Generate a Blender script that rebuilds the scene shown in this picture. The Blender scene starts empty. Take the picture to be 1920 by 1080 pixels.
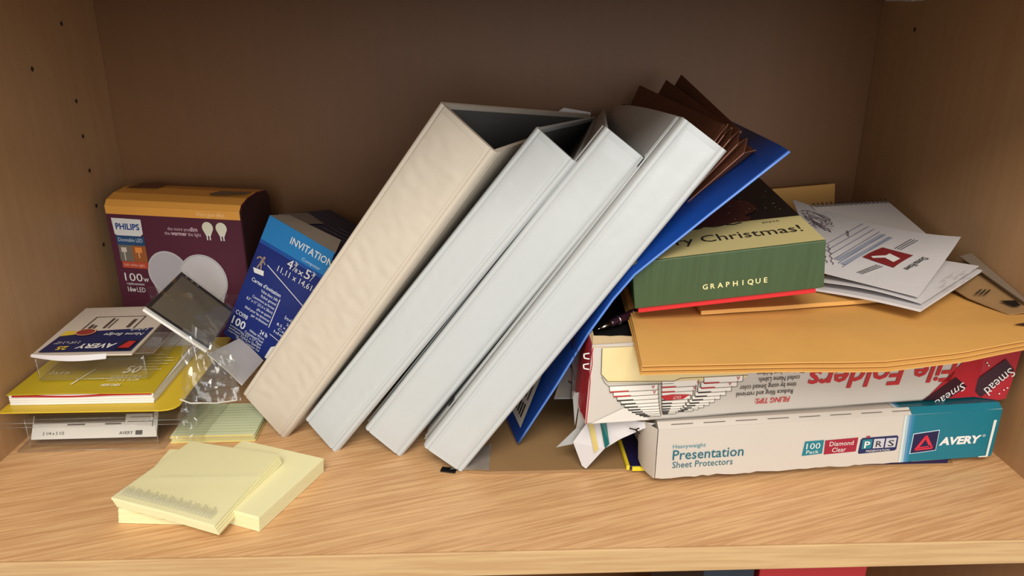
import bpy, bmesh, math, random
from mathutils import Vector, Matrix, noise
random.seed(7)
scene = bpy.context.scene
col = scene.collection

# ------------------------------------------------------------------ camera
W, D, H, T = 0.792, 0.4013, 0.3464, 0.019      # inner width, depth, height of the shelf bay, board thickness
YAW, PITCH, ROLL, F = 0.0324737, 0.3455373, -0.00066479, 1416.43
CAM = Vector((0.387353, -0.409649, 0.331271))
fwd = Vector((math.sin(YAW)*math.cos(PITCH), math.cos(YAW)*math.cos(PITCH), -math.sin(PITCH)))
right = Vector((math.cos(YAW), -math.sin(YAW), 0))
up = right.cross(fwd)
r2 = right*math.cos(ROLL) + up*math.sin(ROLL); u2 = up*math.cos(ROLL) - right*math.sin(ROLL)
cd = bpy.data.cameras.new('camera'); cam = bpy.data.objects.new('camera', cd); col.objects.link(cam)
cd.sensor_width = 36; cd.lens = F/1920*36; cd.clip_start = 0.01
m = Matrix((r2, u2, -fwd)).transposed().to_4x4(); m.translation = CAM
cam.matrix_world = m
scene.camera = cam

# ------------------------------------------------------------------ world, lamps, exposure
wd = bpy.data.worlds.new('world'); scene.world = wd; wd.use_nodes = True
bg = wd.node_tree.nodes['Background']; bg.inputs[0].default_value = (1.0, 0.96, 0.90, 1); bg.inputs[1].default_value = 0.42
def area(name, loc, aim, sx, sy, power, colr):
    l = bpy.data.lights.new(name, 'AREA'); l.shape = 'RECTANGLE'; l.size = sx; l.size_y = sy; l.energy = power; l.color = colr
    o = bpy.data.objects.new(name, l); col.objects.link(o); o.location = loc
    o.rotation_euler = (Vector(aim)-Vector(loc)).to_track_quat('-Z', 'Y').to_euler()
    return o
area('window_daylight', (0.75, -2.3, 0.55), (0.4, 0.1, 0.08), 1.4, 1.2, 30, (0.97, 0.985, 1.0))
area('ceiling_lamp', (0.25, -1.45, 1.60), (0.4, 0.0, 0.0), 1.2, 0.8, 42, (1.0, 0.94, 0.85))
vs = scene.view_settings
vs.view_transform = 'Standard'; vs.look = 'None'; vs.gamma = 1; vs.use_curve_mapping = False
vs.exposure = 0.0
scene.cycles.transparent_max_bounces = 32

# ------------------------------------------------------------------ materials
def lin(c):
    c = c/255
    return c/12.92 if c <= .04045 else ((c+.055)/1.055)**2.4
def rgb(c): return (lin(c[0]), lin(c[1]), lin(c[2]), 1)
MATS = {}
def M(name, c, rough=.55, var=.06, nscale=40, bump=0, bscale=200, spec=.4, metal=0, coat=0, bstretch=None, sub=0):
    if name in MATS: return MATS[name]
    mt = bpy.data.materials.new(name); mt.use_nodes = True; nt = mt.node_tree; b = nt.nodes['Principled BSDF']
    b.inputs['Roughness'].default_value = rough; b.inputs['Metallic'].default_value = metal
    b.inputs['Specular IOR Level'].default_value = spec; b.inputs['Coat Weight'].default_value = coat
    tc = nt.nodes.new('ShaderNodeTexCoord')
    n = nt.nodes.new('ShaderNodeTexNoise'); n.inputs['Scale'].default_value = nscale; n.inputs['Detail'].default_value = 4
    nt.links.new(tc.outputs['Object'], n.inputs['Vector'])
    mx = nt.nodes.new('ShaderNodeMix'); mx.data_type = 'RGBA'
    a = rgb(c); mx.inputs[6].default_value = tuple(max(0, v*(1-var)) for v in a[:3])+(1,)
    mx.inputs[7].default_value = tuple(min(1, v*(1+var)) for v in a[:3])+(1,)
    nt.links.new(n.outputs['Fac'], mx.inputs[0]); nt.links.new(mx.outputs[2], b.inputs['Base Color'])
    if bump:
        n2 = nt.nodes.new('ShaderNodeTexNoise'); n2.inputs['Scale'].default_value = bscale; n2.inputs['Detail'].default_value = 3
        if bstretch:
            mp = nt.nodes.new('ShaderNodeMapping'); mp.inputs['Scale'].default_value = bstretch
            nt.links.new(tc.outputs['Object'], mp.inputs['Vector']); nt.links.new(mp.outputs['Vector'], n2.inputs['Vector'])
        else: nt.links.new(tc.outputs['Object'], n2.inputs['Vector'])
        bp = nt.nodes.new('ShaderNodeBump'); bp.inputs['Strength'].default_value = bump; bp.inputs['Distance'].default_value = .002
        nt.links.new(n2.outputs['Fac'], bp.inputs['Height']); nt.links.new(bp.outputs['Normal'], b.inputs['Normal'])
    MATS[name] = mt
    return mt
def wood(name, base, dark, rot, freq, amount, rough=.42, axes=(1, 1, 1)):
    mt = bpy.data.materials.new(name); mt.use_nodes = True; nt = mt.node_tree; b = nt.nodes['Principled BSDF']
    b.inputs['Roughness'].default_value = rough; b.inputs['Specular IOR Level'].default_value = .35
    tc = nt.nodes.new('ShaderNodeTexCoord')
    mp = nt.nodes.new('ShaderNodeMapping'); mp.inputs['Scale'].default_value = axes
    mr = nt.nodes.new('ShaderNodeMapping'); mr.inputs['Rotation'].default_value = rot
    nt.links.new(tc.outputs['Object'], mr.inputs['Vector']); nt.links.new(mr.outputs['Vector'], mp.inputs['Vector'])
    def nz(s, d, ro=.5, dist=0):
        n = nt.nodes.new('ShaderNodeTexNoise'); n.inputs['Scale'].default_value = s; n.inputs['Detail'].default_value = d
        n.inputs['Roughness'].default_value = ro; n.inputs['Distortion'].default_value = dist
        nt.links.new(mp.outputs['Vector'], n.inputs['Vector']); return n
    n1 = nz(freq, 5, .62, .3); n2 = nz(freq*.22, 3, .5, .6)
    r1 = nt.nodes.new('ShaderNodeValToRGB'); r1.color_ramp.elements[0].position = .40; r1.color_ramp.elements[1].position = .60
    nt.links.new(n1.outputs['Fac'], r1.inputs[0])
    mt_ = nt.nodes.new('ShaderNodeMath'); mt_.operation = 'MULTIPLY_ADD'; mt_.inputs[1].default_value = .6
    nt.links.new(r1.outputs[0], mt_.inputs[0])
    mm = nt.nodes.new('ShaderNodeMath'); mm.operation = 'MULTIPLY'; mm.inputs[1].default_value = .55
    nt.links.new(n2.outputs['Fac'], mm.inputs[0]); nt.links.new(mm.outputs[0], mt_.inputs[2])
    m2 = nt.nodes.new('ShaderNodeMath'); m2.operation = 'MULTIPLY'; m2.inputs[1].default_value = amount; m2.use_clamp = True
    nt.links.new(mt_.outputs[0], m2.inputs[0])
    mx = nt.nodes.new('ShaderNodeMix'); mx.data_type = 'RGBA'; mx.inputs[6].default_value = rgb(dark); mx.inputs[7].default_value = rgb(base)
    nt.links.new(m2.outputs[0], mx.inputs[0]); nt.links.new(mx.outputs[2], b.inputs['Base Color'])
    return mt
def clear(name, tint=(.96, .96, .94), rough=.06, bump=.3, bscale=60, refl=1.0, haze=0.0):
    mt = bpy.data.materials.new(name); mt.use_nodes = True; nt = mt.node_tree
    nt.nodes.remove(nt.nodes['Principled BSDF']); out = nt.nodes['Material Output']
    tr = nt.nodes.new('ShaderNodeBsdfTransparent'); tr.inputs[0].default_value = tint+(1,)
    gl = nt.nodes.new('ShaderNodeBsdfGlossy'); gl.inputs['Roughness'].default_value = rough
    df = nt.nodes.new('ShaderNodeBsdfDiffuse'); df.inputs[0].default_value = (.8, .8, .78, 1)
    fr = nt.nodes.new('ShaderNodeLayerWeight'); fr.inputs[0].default_value = .5
    tc = nt.nodes.new('ShaderNodeTexCoord'); n = nt.nodes.new('ShaderNodeTexNoise'); n.inputs['Scale'].default_value = bscale; n.inputs['Detail'].default_value = 2
    nt.links.new(tc.outputs['Object'], n.inputs['Vector'])
    bp = nt.nodes.new('ShaderNodeBump'); bp.inputs['Strength'].default_value = bump; bp.inputs['Distance'].default_value = .003
    nt.links.new(n.outputs['Fac'], bp.inputs['Height']); nt.links.new(bp.outputs[0], gl.inputs['Normal']); nt.links.new(bp.outputs[0], fr.inputs['Normal'])
    pw = nt.nodes.new('ShaderNodeMath'); pw.operation = 'POWER'; pw.inputs[1].default_value = 4.0; nt.links.new(fr.outputs['Facing'], pw.inputs[0])
    ad = nt.nodes.new('ShaderNodeMath'); ad.operation = 'MULTIPLY_ADD'; ad.inputs[1].default_value = .75; ad.inputs[2].default_value = .085; nt.links.new(pw.outputs[0], ad.inputs[0])
    ml = nt.nodes.new('ShaderNodeMath'); ml.operation = 'MULTIPLY'; ml.inputs[1].default_value = refl; ml.use_clamp = True
    nt.links.new(ad.outputs[0], ml.inputs[0])
    s0 = nt.nodes.new('ShaderNodeMixShader'); s0.inputs[0].default_value = haze
    nt.links.new(tr.outputs[0], s0.inputs[1]); nt.links.new(df.outputs[0], s0.inputs[2])
    s1 = nt.nodes.new('ShaderNodeMixShader'); nt.links.new(ml.outputs[0], s1.inputs[0]); nt.links.new(s0.outputs[0], s1.inputs[1]); nt.links.new(gl.outputs[0], s1.inputs[2])
    nt.links.new(s1.outputs[0], out.inputs[0]); MATS[name] = mt
    return mt
wood_floor = wood('beech_shelf_laminate', (224, 182, 132), (184, 134, 88), (0, 0, math.radians(-17)), 16, 1.0, .38, (.9, 24, 1))
wood_edge = wood('beech_edge_band', (200, 164, 116), (176, 136, 92), (0, 0, 0), 8, 1.0, .5, (1.5, 10, 40))
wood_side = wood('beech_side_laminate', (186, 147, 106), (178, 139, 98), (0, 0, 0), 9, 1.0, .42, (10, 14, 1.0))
wood_back = wood('back_panel_laminate', (112, 75, 41), (108, 72, 39), (0, 0, 0), 9, 1.0, .5, (12, 10, .9))
vinyl = M('white_vinyl', (184, 187, 186), .34, .015, 30, .12, 70, .45)
vinyl_warm = M('cream_white_vinyl', (196, 185, 168), .36, .03, 25, .35, 45, .45)
vinyl_in = M('binder_inside_grey', (92, 90, 87), .5, .03)
chrome = M('ring_metal', (190, 180, 160), .25, .05, metal=1)
black = M('black_print', (14, 13, 14), .5, .05)
blackp = M('black_board', (20, 19, 20), .45, .1)
white = M('white_print', (218, 216, 211), .5, .01)
paper = M('white_paper', (200, 196, 196), .7, .02, 60, .1, 90)
paper_edge = M('paper_edge', (222, 218, 208), .8, .08, 400)
card = M('white_carton', (194, 186, 175), .5, .02, 30)
greyprint = M('grey_print', (120, 118, 120), .6, .1)
kraft = M('kraft_paper', (208, 156, 84), .6, .07, 25, .15, 60)
kraft_floor = M('brown_kraft_mailer', (150, 117, 78), .6, .06, 30, .15, 50)
kraft_in = M('torn_board_edge', (196, 172, 134), .8, .08, 120)
brown = M('brown_pressboard', (104, 62, 42), .6, .08, 80, .1, 300)
brown_edge_lit = M('brown_fold_edge_lit', (146, 100, 80), .6, .05)  # lighter brown paints the light caught on the pleat edges
bluep = M('blue_vinyl_folder', (14, 60, 138), .4, .05, 20, .1, 120)
blue_edge_highlight = M('blue_folder_edge_highlight', (90, 132, 205), .4, .05)  # paler blue paints a highlight along the folder's front edge
sticky = M('sticky_note_yellow', (232, 226, 178), .7, .02, 30)
sticky_side = M('sticky_note_sides', (226, 218, 170), .8, .07, 500)
wrapm = clear('crinkled_wrap', (.985, .98, .96), .25, .25, 70, .6, .04)
clearp = clear('clear_plastic', (.985, .985, .975), .08, .35, 45, .8, .02)
clearbag = clear('clear_bag_film', (.94, .94, .92), .10, .3, 38, .9, .03)
greensteno = M('green_tint_paper', (203, 210, 172), .7, .03, 30)
rule_green = M('green_rule_line', (168, 184, 148), .7, .02)
yellowc = M('yellow_card', (186, 162, 34), .5, .04, 25)
yellowb = M('yellow_backing', (206, 176, 44), .45, .04, 25)
redp = M('red_print', (178, 42, 44), .5, .05)
navy = M('navy_print', (18, 30, 78), .4, .06, 30)
navy2 = M('royal_print', (22, 66, 146), .4, .05, 30)
purple = M('plum_carton', (84, 38, 54), .42, .05, 30)
orange = M('orange_carton', (226, 160, 72), .45, .04, 30)
teal = M('teal_print', (20, 108, 124), .35, .05, 30)
teal_d = M('teal_dark_print', (0, 92, 88), .4, .05, 30)
cream = M('cream_print', (222, 202, 148), .55, .03, 20)
creamtop = M('christmas_cream', (190, 176, 122), .5, .05, 15)
green = M('woodgrain_green', (63, 82, 51), .5, .22, 90)
night = M('christmas_night', (26, 22, 20), .4, .1, 30)
mapleb = M('christmas_brown', (72, 34, 26), .45, .25, 200)
scarlet = M('scarlet_carton', (204, 40, 46), .45, .03)

# woodgrain stripes on the green lid run vertically
def stripes(mat, scale):
    nt = mat.node_tree
    tcn = [n for n in nt.nodes if n.type == 'TEX_COORD'][0]; nn = [n for n in nt.nodes if n.type == 'TEX_NOISE'][0]
    mp = nt.nodes.new('ShaderNodeMapping'); mp.inputs['Scale'].default_value = scale
    nt.links.new(tcn.outputs['Object'], mp.inputs['Vector']); nt.links.new(mp.outputs['Vector'], nn.inputs['Vector'])
stripes(green, (4, 1, .12)); green.node_tree.nodes['Principled BSDF'].inputs['Roughness'].default_value = .5
stripes(paper_edge, (.1, .1, 3)); stripes(sticky_side, (.1, .1, 3))

# ------------------------------------------------------------------ geometry helpers
V = Vector
ORG = {}
def put(name, bm, mats, parent=None, org=None, smooth=False):
    me = bpy.data.meshes.new(name)
    if parent is not None:
        o0 = ORG[parent.name]
    else:
        o0 = V(org) if org is not None else V((0, 0, 0))
    bmesh.ops.translate(bm, verts=bm.verts, vec=-o0)
    bm.normal_update(); bm.to_mesh(me); bm.free()
    for x in (mats if isinstance(mats, (list, tuple)) else [mats]): me.materials.append(x)
    if smooth:
        for f in me.polygons: f.use_smooth = True
    ob = bpy.data.objects.new(name, me); col.objects.link(ob)
    if parent is not None: ob.parent = parent
    else: ob.location = o0
    ORG[ob.name] = o0
    return ob
def tag(o, label, cat, group=None):
    o['label'] = label; o['category'] = cat
    if group: o['group'] = group
    return o
def struct(o, label=None):
    o['kind'] = 'structure'
    if label: o['label'] = label
    return o
def thing(name, loc, label, cat, group=None):
    o = bpy.data.objects.new(name, None); col.objects.link(o); o.location = loc; o.empty_display_size = .02
    ORG[o.name] = V(loc)
    return tag(o, label, cat, group)
class Fr:                                   # a flat face: origin, right, up (outward normal = right x up)
    def __init__(s, o, u, v):
        s.o = V(o); s.u = V(u).normalized(); v = V(v); v = v - s.u*v.dot(s.u); s.v = v.normalized(); s.n = s.u.cross(s.v)
    def p(s, x, y, z=0): return s.o + s.u*x + s.v*y + s.n*z
def add_box(bm, fr, x0, x1, y0, y1, z0, z1, bev=0, seg=2, mi=0):
    vs_ = [bm.verts.new(fr.p(x, y, z)) for z in (z0, z1) for y in (y0, y1) for x in (x0, x1)]
    fs = [bm.faces.new([vs_[i] for i in f]) for f in ((0, 2, 3, 1), (4, 5, 7, 6), (0, 1, 5, 4), (2, 6, 7, 3), (0, 4, 6, 2), (1, 3, 7, 5))]
    for f in fs: f.material_index = mi
    if bev:
        es = list({e for f in fs for e in f.edges})
        bmesh.ops.bevel(bm, geom=es, offset=bev, segments=seg, affect='EDGES', profile=.5)
    return fs
WORLD = Fr((0, 0, 0), (1, 0, 0), (0, 1, 0))
def box(name, fr, x0, x1, y0, y1, z0, z1, mat, parent=None, bev=.0006, org=None):
    bm = bmesh.new(); add_box(bm, fr, x0, x1, y0, y1, z0, z1, bev)
    return put(name, bm, mat, parent, org)
def poly(name, fr, pts, z, mat, parent, th=0.0):
    bm = bmesh.new(); f = bm.faces.new([bm.verts.new(fr.p(x, y, z)) for x, y in pts])
    if th:
        r = bmesh.ops.extrude_face_region(bm, geom=[f]); bmesh.ops.translate(bm, verts=[g for g in r['geom'] if isinstance(g, bmesh.types.BMVert)], vec=fr.n*(-th))
    bmesh.ops.recalc_face_normals(bm, faces=bm.faces)
    return put(name, bm, mat, parent)
def rect(name, fr, x0, y0, x1, y1, z, mat, parent): return poly(name, fr, [(x0, y0), (x1, y0), (x1, y1), (x0, y1)], z, mat, parent)
def rects(name, fr, L, z, mat, parent):
    bm = bmesh.new()
    for x0, y0, x1, y1 in L: bm.faces.new([bm.verts.new(fr.p(x, y, z)) for x, y in ((x0, y0), (x1, y0), (x1, y1), (x0, y1))])
    return put(name, bm, mat, parent)
def disc_pts(cx, cy, rx, ry, n=32, a0=0): return [(cx+rx*math.cos(a0+2*math.pi*i/n), cy+ry*math.sin(a0+2*math.pi*i/n)) for i in range(n)]
def ring_poly(bm, fr, cx, cy, rx, ry, w, z, n=32):
    for i in range(n):
        a, b = 2*math.pi*i/n, 2*math.pi*(i+1)/n
        bm.faces.new([bm.verts.new(fr.p(cx+(rx+d)*math.cos(t), cy+(ry+d)*math.sin(t), z)) for t, d in ((a, 0), (b, 0), (b, w), (a, w))])
def stroke(bm, fr, pts, w, z):              # a drawn line as thin quads
    for (x0, y0), (x1, y1) in zip(pts, pts[1:]):
        l = math.hypot(x1-x0, y1-y0) or 1; nx, ny = -(y1-y0)/l*w/2, (x1-x0)/l*w/2
        bm.faces.new([bm.verts.new(fr.p(x, y, z)) for x, y in ((x0-nx, y0-ny), (x1-nx, y1-ny), (x1+nx, y1+ny), (x0+nx, y0+ny))])
_tc = {}
def glyphs(s, bold, shear):
    k = (s, bold, shear)
    if k in _tc: return _tc[k]
    c = bpy.data.curves.new('t', 'FONT'); c.body = s; c.size = 1; c.offset = bold; c.shear = shear; c.resolution_u = 2; c.fill_mode = 'FRONT'
    o = bpy.data.objects.new('t', c); me = bpy.data.meshes.new_from_object(o)
    vs_ = [v.co.copy() for v in me.vertices]; fs = [tuple(p.vertices) for p in me.polygons]
    bpy.data.objects.remove(o); bpy.data.curves.remove(c); bpy.data.meshes.remove(me)
    _tc[k] = (vs_, fs); return _tc[k]
def text_into(bm, fr, s, x, y, w, h, z=.0003, bold=0, shear=0, flip=False, align='l'):
    vs_, fs = glyphs(s, bold, shear)
    if not vs_: return
    x0 = min(v.x for v in vs_); x1 = max(v.x for v in vs_)
    sy = h/.72; sx = w/(x1-x0) if w else sy
    ww = (x1-x0)*sx; ox = {'l': 0, 'c': -ww/2, 'r': -ww}[align]
    sg = -1 if flip else 1
    nv = [bm.verts.new(fr.p(x+sg*((v.x-x0)*sx+ox), y+sg*v.y*sy, z)) for v in vs_]
    for f in fs:
        try: bm.faces.new([nv[i] for i in f])
        except ValueError: pass
def lettering(fr, items, mat, parent, name='lettering', z=.0004):
    bm = bmesh.new()
    for it in items:
        s, x, y, w, h = it[:5]; kw = it[5] if len(it) > 5 else {}
        text_into(bm, fr, s, x, y, w, h, z, **kw)
    return put(name, bm, mat, parent)
def sheet(name, c00, c10, c11, c01, th, mat, parent=None, nx=12, ny=12, f=None, org=None, smooth=True):
    # bilinear sheet with thickness, f(s,t) -> offset vector
    c00, c10, c11, c01 = map(V, (c00, c10, c11, c01))
    bm = bmesh.new(); g = []
    for j in range(ny+1):
        row = []
        for i in range(nx+1):
            s, t = i/nx, j/ny
            p = c00*(1-s)*(1-t)+c10*s*(1-t)+c11*s*t+c01*(1-s)*t
            if f: p = p + f(s, t)
            row.append(bm.verts.new(p))
        g.append(row)
    for j in range(ny):
        for i in range(nx): bm.faces.new((g[j][i], g[j][i+1], g[j+1][i+1], g[j+1][i]))
    bm.normal_update()
    if th:      # the given surface is the upper one; thickness goes below it (negative th: above)
        sg = sum(f_.normal.z*f_.calc_area() for f_ in bm.faces)
        if abs(sg) < 1e-7: sg = -sum(f_.normal.y*f_.calc_area() for f_ in bm.faces)
        sg = 1 if sg >= 0 else -1
        h = [[bm.verts.new(v.co - v.normal*(th*sg)) for v in row] for row in g]
        for j in range(ny):
            for i in range(nx): bm.faces.new((h[j][i], h[j+1][i], h[j+1][i+1], h[j][i+1]))
        for i in range(nx):
            bm.faces.new((g[0][i], h[0][i], h[0][i+1], g[0][i+1])); bm.faces.new((g[ny][i], g[ny][i+1], h[ny][i+1], h[ny][i]))
        for j in range(ny):
            bm.faces.new((g[j][0], g[j+1][0], h[j+1][0], h[j][0])); bm.faces.new((g[j][nx], h[j][nx], h[j+1][nx], g[j+1][nx]))
        bmesh.ops.recalc_face_normals(bm, faces=bm.faces)
    ob = put(name, bm, mat, parent, org)
    if smooth: autosmooth(ob)
    return ob
def autosmooth(ob, ang=35):
    me = ob.data
    for p in me.polygons: p.use_smooth = True
    bm = bmesh.new(); bm.from_mesh(me)
    for e in bm.edges:
        if len(e.link_faces) == 2 and e.calc_face_angle() > math.radians(ang): e.smooth = False
    bm.to_mesh(me); bm.free()
def outline(name, pts, zf, th, mat, parent=None, org=None, cuts=4):
    # flat paper with any outline: pts (x, y), height zf(x, y)
    bm = bmesh.new(); f = bm.faces.new([bm.verts.new((x, y, 0)) for x, y in pts])
    bmesh.ops.triangulate(bm, faces=bm.faces)
    for _ in range(cuts): bmesh.ops.subdivide_edges(bm, edges=list(bm.edges), cuts=1, use_grid_fill=True)
    for v in bm.verts: v.co.z = zf(v.co.x, v.co.y)
    bm.normal_update()
    if bm.faces and sum(fc.normal.z for fc in bm.faces) < 0: bmesh.ops.reverse_faces(bm, faces=bm.faces)
    bmesh.ops.solidify(bm, geom=list(bm.faces), thickness=th)
    bmesh.ops.recalc_face_normals(bm, faces=bm.faces)
    ob = put(name, bm, mat, parent, org); autosmooth(ob); return ob
def tube(bm, pts, r, n=10, cap=True):
    pts = [V(p) for p in pts]; rings = []
    for i, p in enumerate(pts):
        d = (pts[min(i+1, len(pts)-1)]-pts[max(i-1, 0)]).normalized()
        a = d.orthogonal().normalized() if i == 0 else (a0 - d*a0.dot(d)).normalized()
        a0 = a; b = d.cross(a); rr = r[i] if isinstance(r, (list, tuple)) else r
        rings.append([bm.verts.new(p+(a*math.cos(2*math.pi*k/n)+b*math.sin(2*math.pi*k/n))*rr) for k in range(n)])
    for x, y in zip(rings, rings[1:]):
        for k in range(n): bm.faces.new((x[k], x[(k+1) % n], y[(k+1) % n], y[k]))
    if cap: bm.faces.new(rings[0][::-1]); bm.faces.new(rings[-1])
def N(x, y, z=0): return noise.noise(V((x, y, z)))

# ------------------------------------------------------------------ the bookcase bay
shelf = box('floor', WORLD, 0, W, 0.0006, D, -T, 0, wood_floor, None, 0); struct(shelf, 'pale beech laminate shelf board')
bm = bmesh.new(); add_box(bm, WORLD, 0, W, -.0016, .0006, -T, 0, .0007, 2); put('edge_band', bm, wood_edge, shelf)
struct(box('ceiling', WORLD, 0, W, 0, D, H, H+T, wood_side, None, .0005), 'underside of the shelf above')
wl = struct(box('wall_left', WORLD, -T, 0, 0, D, -.40, H+.06, wood_side, None, .0005), 'beech laminate side panel with peg holes')
wr = struct(box('wall_right', WORLD, W, W+T, 0, D, -.40, H+.06, wood_side, None, .0005), 'beech laminate side panel')
struct(box('wall_back', WORLD, -T, W+T, D, D+.006, -.40, H+.06, wood_back, None, 0), 'brown laminate back panel')
struct(box('floor', WORLD, 0, W, 0, D, -.40, -.381, wood_floor, None, .0005), 'lower shelf board')
# peg holes: a metal sleeve rim around a dark recess
hole_m = M('peg_hole_dark', (40, 26, 16), .8); sleeve_m = M('peg_sleeve', (150, 122, 88), .35, .05)
def hole(y, z, side):
    fr = Fr((0.0, y, z), (0, 1, 0), (0, 0, 1)) if side < 0 else Fr((W, y, z), (0, -1, 0), (0, 0, 1))
    par = wl if side < 0 else wr
    bm = bmesh.new(); ring_poly(bm, fr, 0, 0, .0019, .0019, .0007, .0002, 20)
    h = put('peg_hole', bm, sleeve_m, par)
    bm = bmesh.new(); bm.faces.new([bm.verts.new(fr.p(x, y_, .0001)) for x, y_ in disc_pts(0, 0, .0019, .0019, 20)])
    put('recess', bm, hole_m, h)
for z in (.325, .256, .223, .190, .155, .115): hole(.334, z, -1)
for y, z in ((.273, .289), (.06, .223)): hole(y, z, -1)
hole(.331, .319, 1)
t = thing('shelf_support', (W, .348, .346), 'small white plastic shelf support under the upper board by the right wall', 'bracket')
box('ledge', WORLD, W-.012, W-.0002, .323, .372, .3447, .3462, white, t, .0003)
box('web', WORLD, W-.002, W-.0002, .34, .355, .3442, .3447, white, t, .0001)

# ------------------------------------------------------------------ white ring binders
def lerp(a, b, t): return a*(1-t)+b*t
def binder(label, TL, TR, BR, BL, LT, LB, RT, RB, mat, ringr, bow=0, rivets=False, wrinkle=0.0):
    TL, TR, BR, BL, LT, LB, RT, RB = map(V, (TL, TR, BR, BL, LT, LB, RT, RB))
    root = thing('ring_binder', V(((BR.x+BL.x)/2, (BR.y+BL.y)/2, 0)), label, 'binder', 'white ring binders leaning in a row')
    vv = (TL-BL).normalized(); uu = (BR-BL)+(TR-TL); uu = uu-vv*uu.dot(vv)
    fr = Fr(BL, uu, vv)                      # spine face: u across (left to right), v up along the spine, n towards the viewer
    w = (BR-BL).length; L = (TL-BL).length
    # spine: extruded profile with rounded shoulders and welded hinge grooves
    prof = [(-.0006, -.0042), (0, -.0022), (.0007, -.0007), (.002, 0), (.0034, -.0001), (.0040, -.0008), (.0047, -.0001), (.0056, .0002)]
    full = prof + [(w-x, z) for x, z in prof[::-1]]
    nseg = 40; bm = bmesh.new(); rows = []
    for j in range(nseg+1):
        y = L*j/nseg; row = []
        for i, (x, z) in enumerate(full):
            zz = z
            row.append(bm.verts.new(fr.p(x, y, zz)))
        rows.append(row)
    for a, b in zip(rows, rows[1:]):
        for i in range(len(full)-1): bm.faces.new((a[i], a[i+1], b[i+1], b[i]))
    # inner face and ends
    ba = [bm.verts.new(fr.p(x, y, -.0042)) for y in (0, L) for x in (-.0006, w+.0006)]
    back = [bm.verts.new(fr.p(x, y, -.0046)) for y in (0, L) for x in (0, w)]
    bm.faces.new(rows[0][::-1]); bm.faces.new(rows[-1])
    bm.faces.new((rows[0][0], rows[-1][0], rows[-1][-1], rows[0][-1]))
    for v in ba+back: bm.verts.remove(v)
    bmesh.ops.recalc_face_normals(bm, faces=bm.faces)
    sp = put('spine', bm, mat, root); autosmooth(sp, 50)
    # spine pocket: slightly puffed vinyl panel between the hinge welds, with a rim at head and tail
    def pf(s, t_):
        k = min(1, s*9, (1-s)*9)*min(1, t_*30, (1-t_)*30)
        a = .0005*k + wrinkle*k*N(s*4, t_*46, 3)*.0007 + .0002*k*N(s*3, t_*9, 8)
        return fr.n*a
    sheet('spine_pocket', fr.p(.0060, .004, .0005), fr.p(w-.0060, .004, .0005), fr.p(w-.0060, L-.0045, .0005), fr.p(.0060, L-.0045, .0005), 0, mat, sp, 16, 120, pf)
    # covers: boards hinged on the spine's long edges, closing together at the back
    def cover(nm, b0, t0, t1, b1, sgn):
        nrm = ((t0-b0).cross(b1-b0)).normalized()
        if nrm.x > 0: nrm = -nrm
        f = (lambda s, t_: nrm*bow*math.sin(math.pi*min(1, s*1.0))*(t_**2)) if bow and sgn < 0 else None
        o = sheet(nm, b0, b1, t1, t0, .0024*-sgn, mat, root, 14, 14, f)
        q = lambda s_, t_: b0*(1-s_)*(1-t_)+b1*s_*(1-t_)+t1*s_*t_+t0*(1-s_)*t_ + nrm*(.0029*sgn)
        sheet('lining', q(.03, .012), q(.97, .012), q(.97, .988), q(.03, .988), 0, vinyl_in, o, 14, 14, f)
        return o
    back_off = -fr.n*.0035
    eps = fr.u*.0004
    lc = cover('front_cover', BL+back_off+eps*0, TL+back_off, LT, LB, -1)
    rc = cover('back_cover', BR+back_off, TR+back_off, RT, RB, 1)
    # hinge welds on the left cover
    bm = bmesh.new()
    for off in (.006, .0105):
        a = BL+back_off; b = TL+back_off; da = (LB-BL).normalized(); dt = (LT-TL).normalized(); nl = ((b-a).cross(LB-a)).normalized()
        if nl.x > 0: nl = -nl
        tube(bm, [lerp(a+da*off, b+dt*off, q) + nl*.0014 for q in (.004, .25, .5, .75, .996)], .0006, 6)
    put('hinge_weld', bm, mat, lc, smooth=True)
    bm = bmesh.new(); nr = ((TR-BR).cross(RB-BR)).normalized(); nr = nr if nr.x > 0 else -nr
    for off in (.004, .0085):
        da = (RB-BR).normalized(); dt = (RT-TR).normalized()
        tube(bm, [lerp(BR+back_off+da*off, TR+back_off+dt*off, q) + nr*-.0001 for q in (.004, .25, .5, .75, .996)], .0006, 6)
    put('hinge_weld', bm, mat, rc, smooth=True)
    # ring mechanism on the inside of the spine
    rm = bmesh.new(); c = w/2
    add_box(rm, fr, c-.009, c+.009, .02, L-.02, -.0065, -.0046, .0006, 2)
    mech = put('ring_mechanism', rm, chrome, root)
    for q in (.16, .5, .84):
        bm = bmesh.new()
        tube(bm, [fr.p(c+ringr*math.cos(a), L*q, -.0052-ringr*1.0+ringr*math.sin(a)) for a in [2*math.pi*k/28 for k in range(29)]], .0013, 8, False)
        put('ring', bm, chrome, mech, smooth=True)
    bm = bmesh.new(); add_box(bm, fr, c-.006, c+.006, L-.024, L-.006, -.0075, -.0048, .0006); put('release_lever', bm, blackp, mech)
    if rivets:
        a = BL+back_off; b = TL+back_off; nl = ((b-a).cross(LB-a)).normalized(); nl = nl if nl.x < 0 else -nl
        for q in (.125, .875):
            da = lerp((LB-BL).normalized(), (LT-TL).normalized(), q); f2 = Fr(lerp(a, b, q)+da*.0115+nl*.0008, (b-a), da)
            if f2.n.dot(nl) < 0: f2 = Fr(f2.o, -(b-a), da)
            bm = bmesh.new(); bm.faces.new([bm.verts.new(f2.p(x, y, .0012)) for x, y in disc_pts(0, 0, .0042, .0055, 24)]); put('finger_hole', bm, black, lc)
    return root
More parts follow.
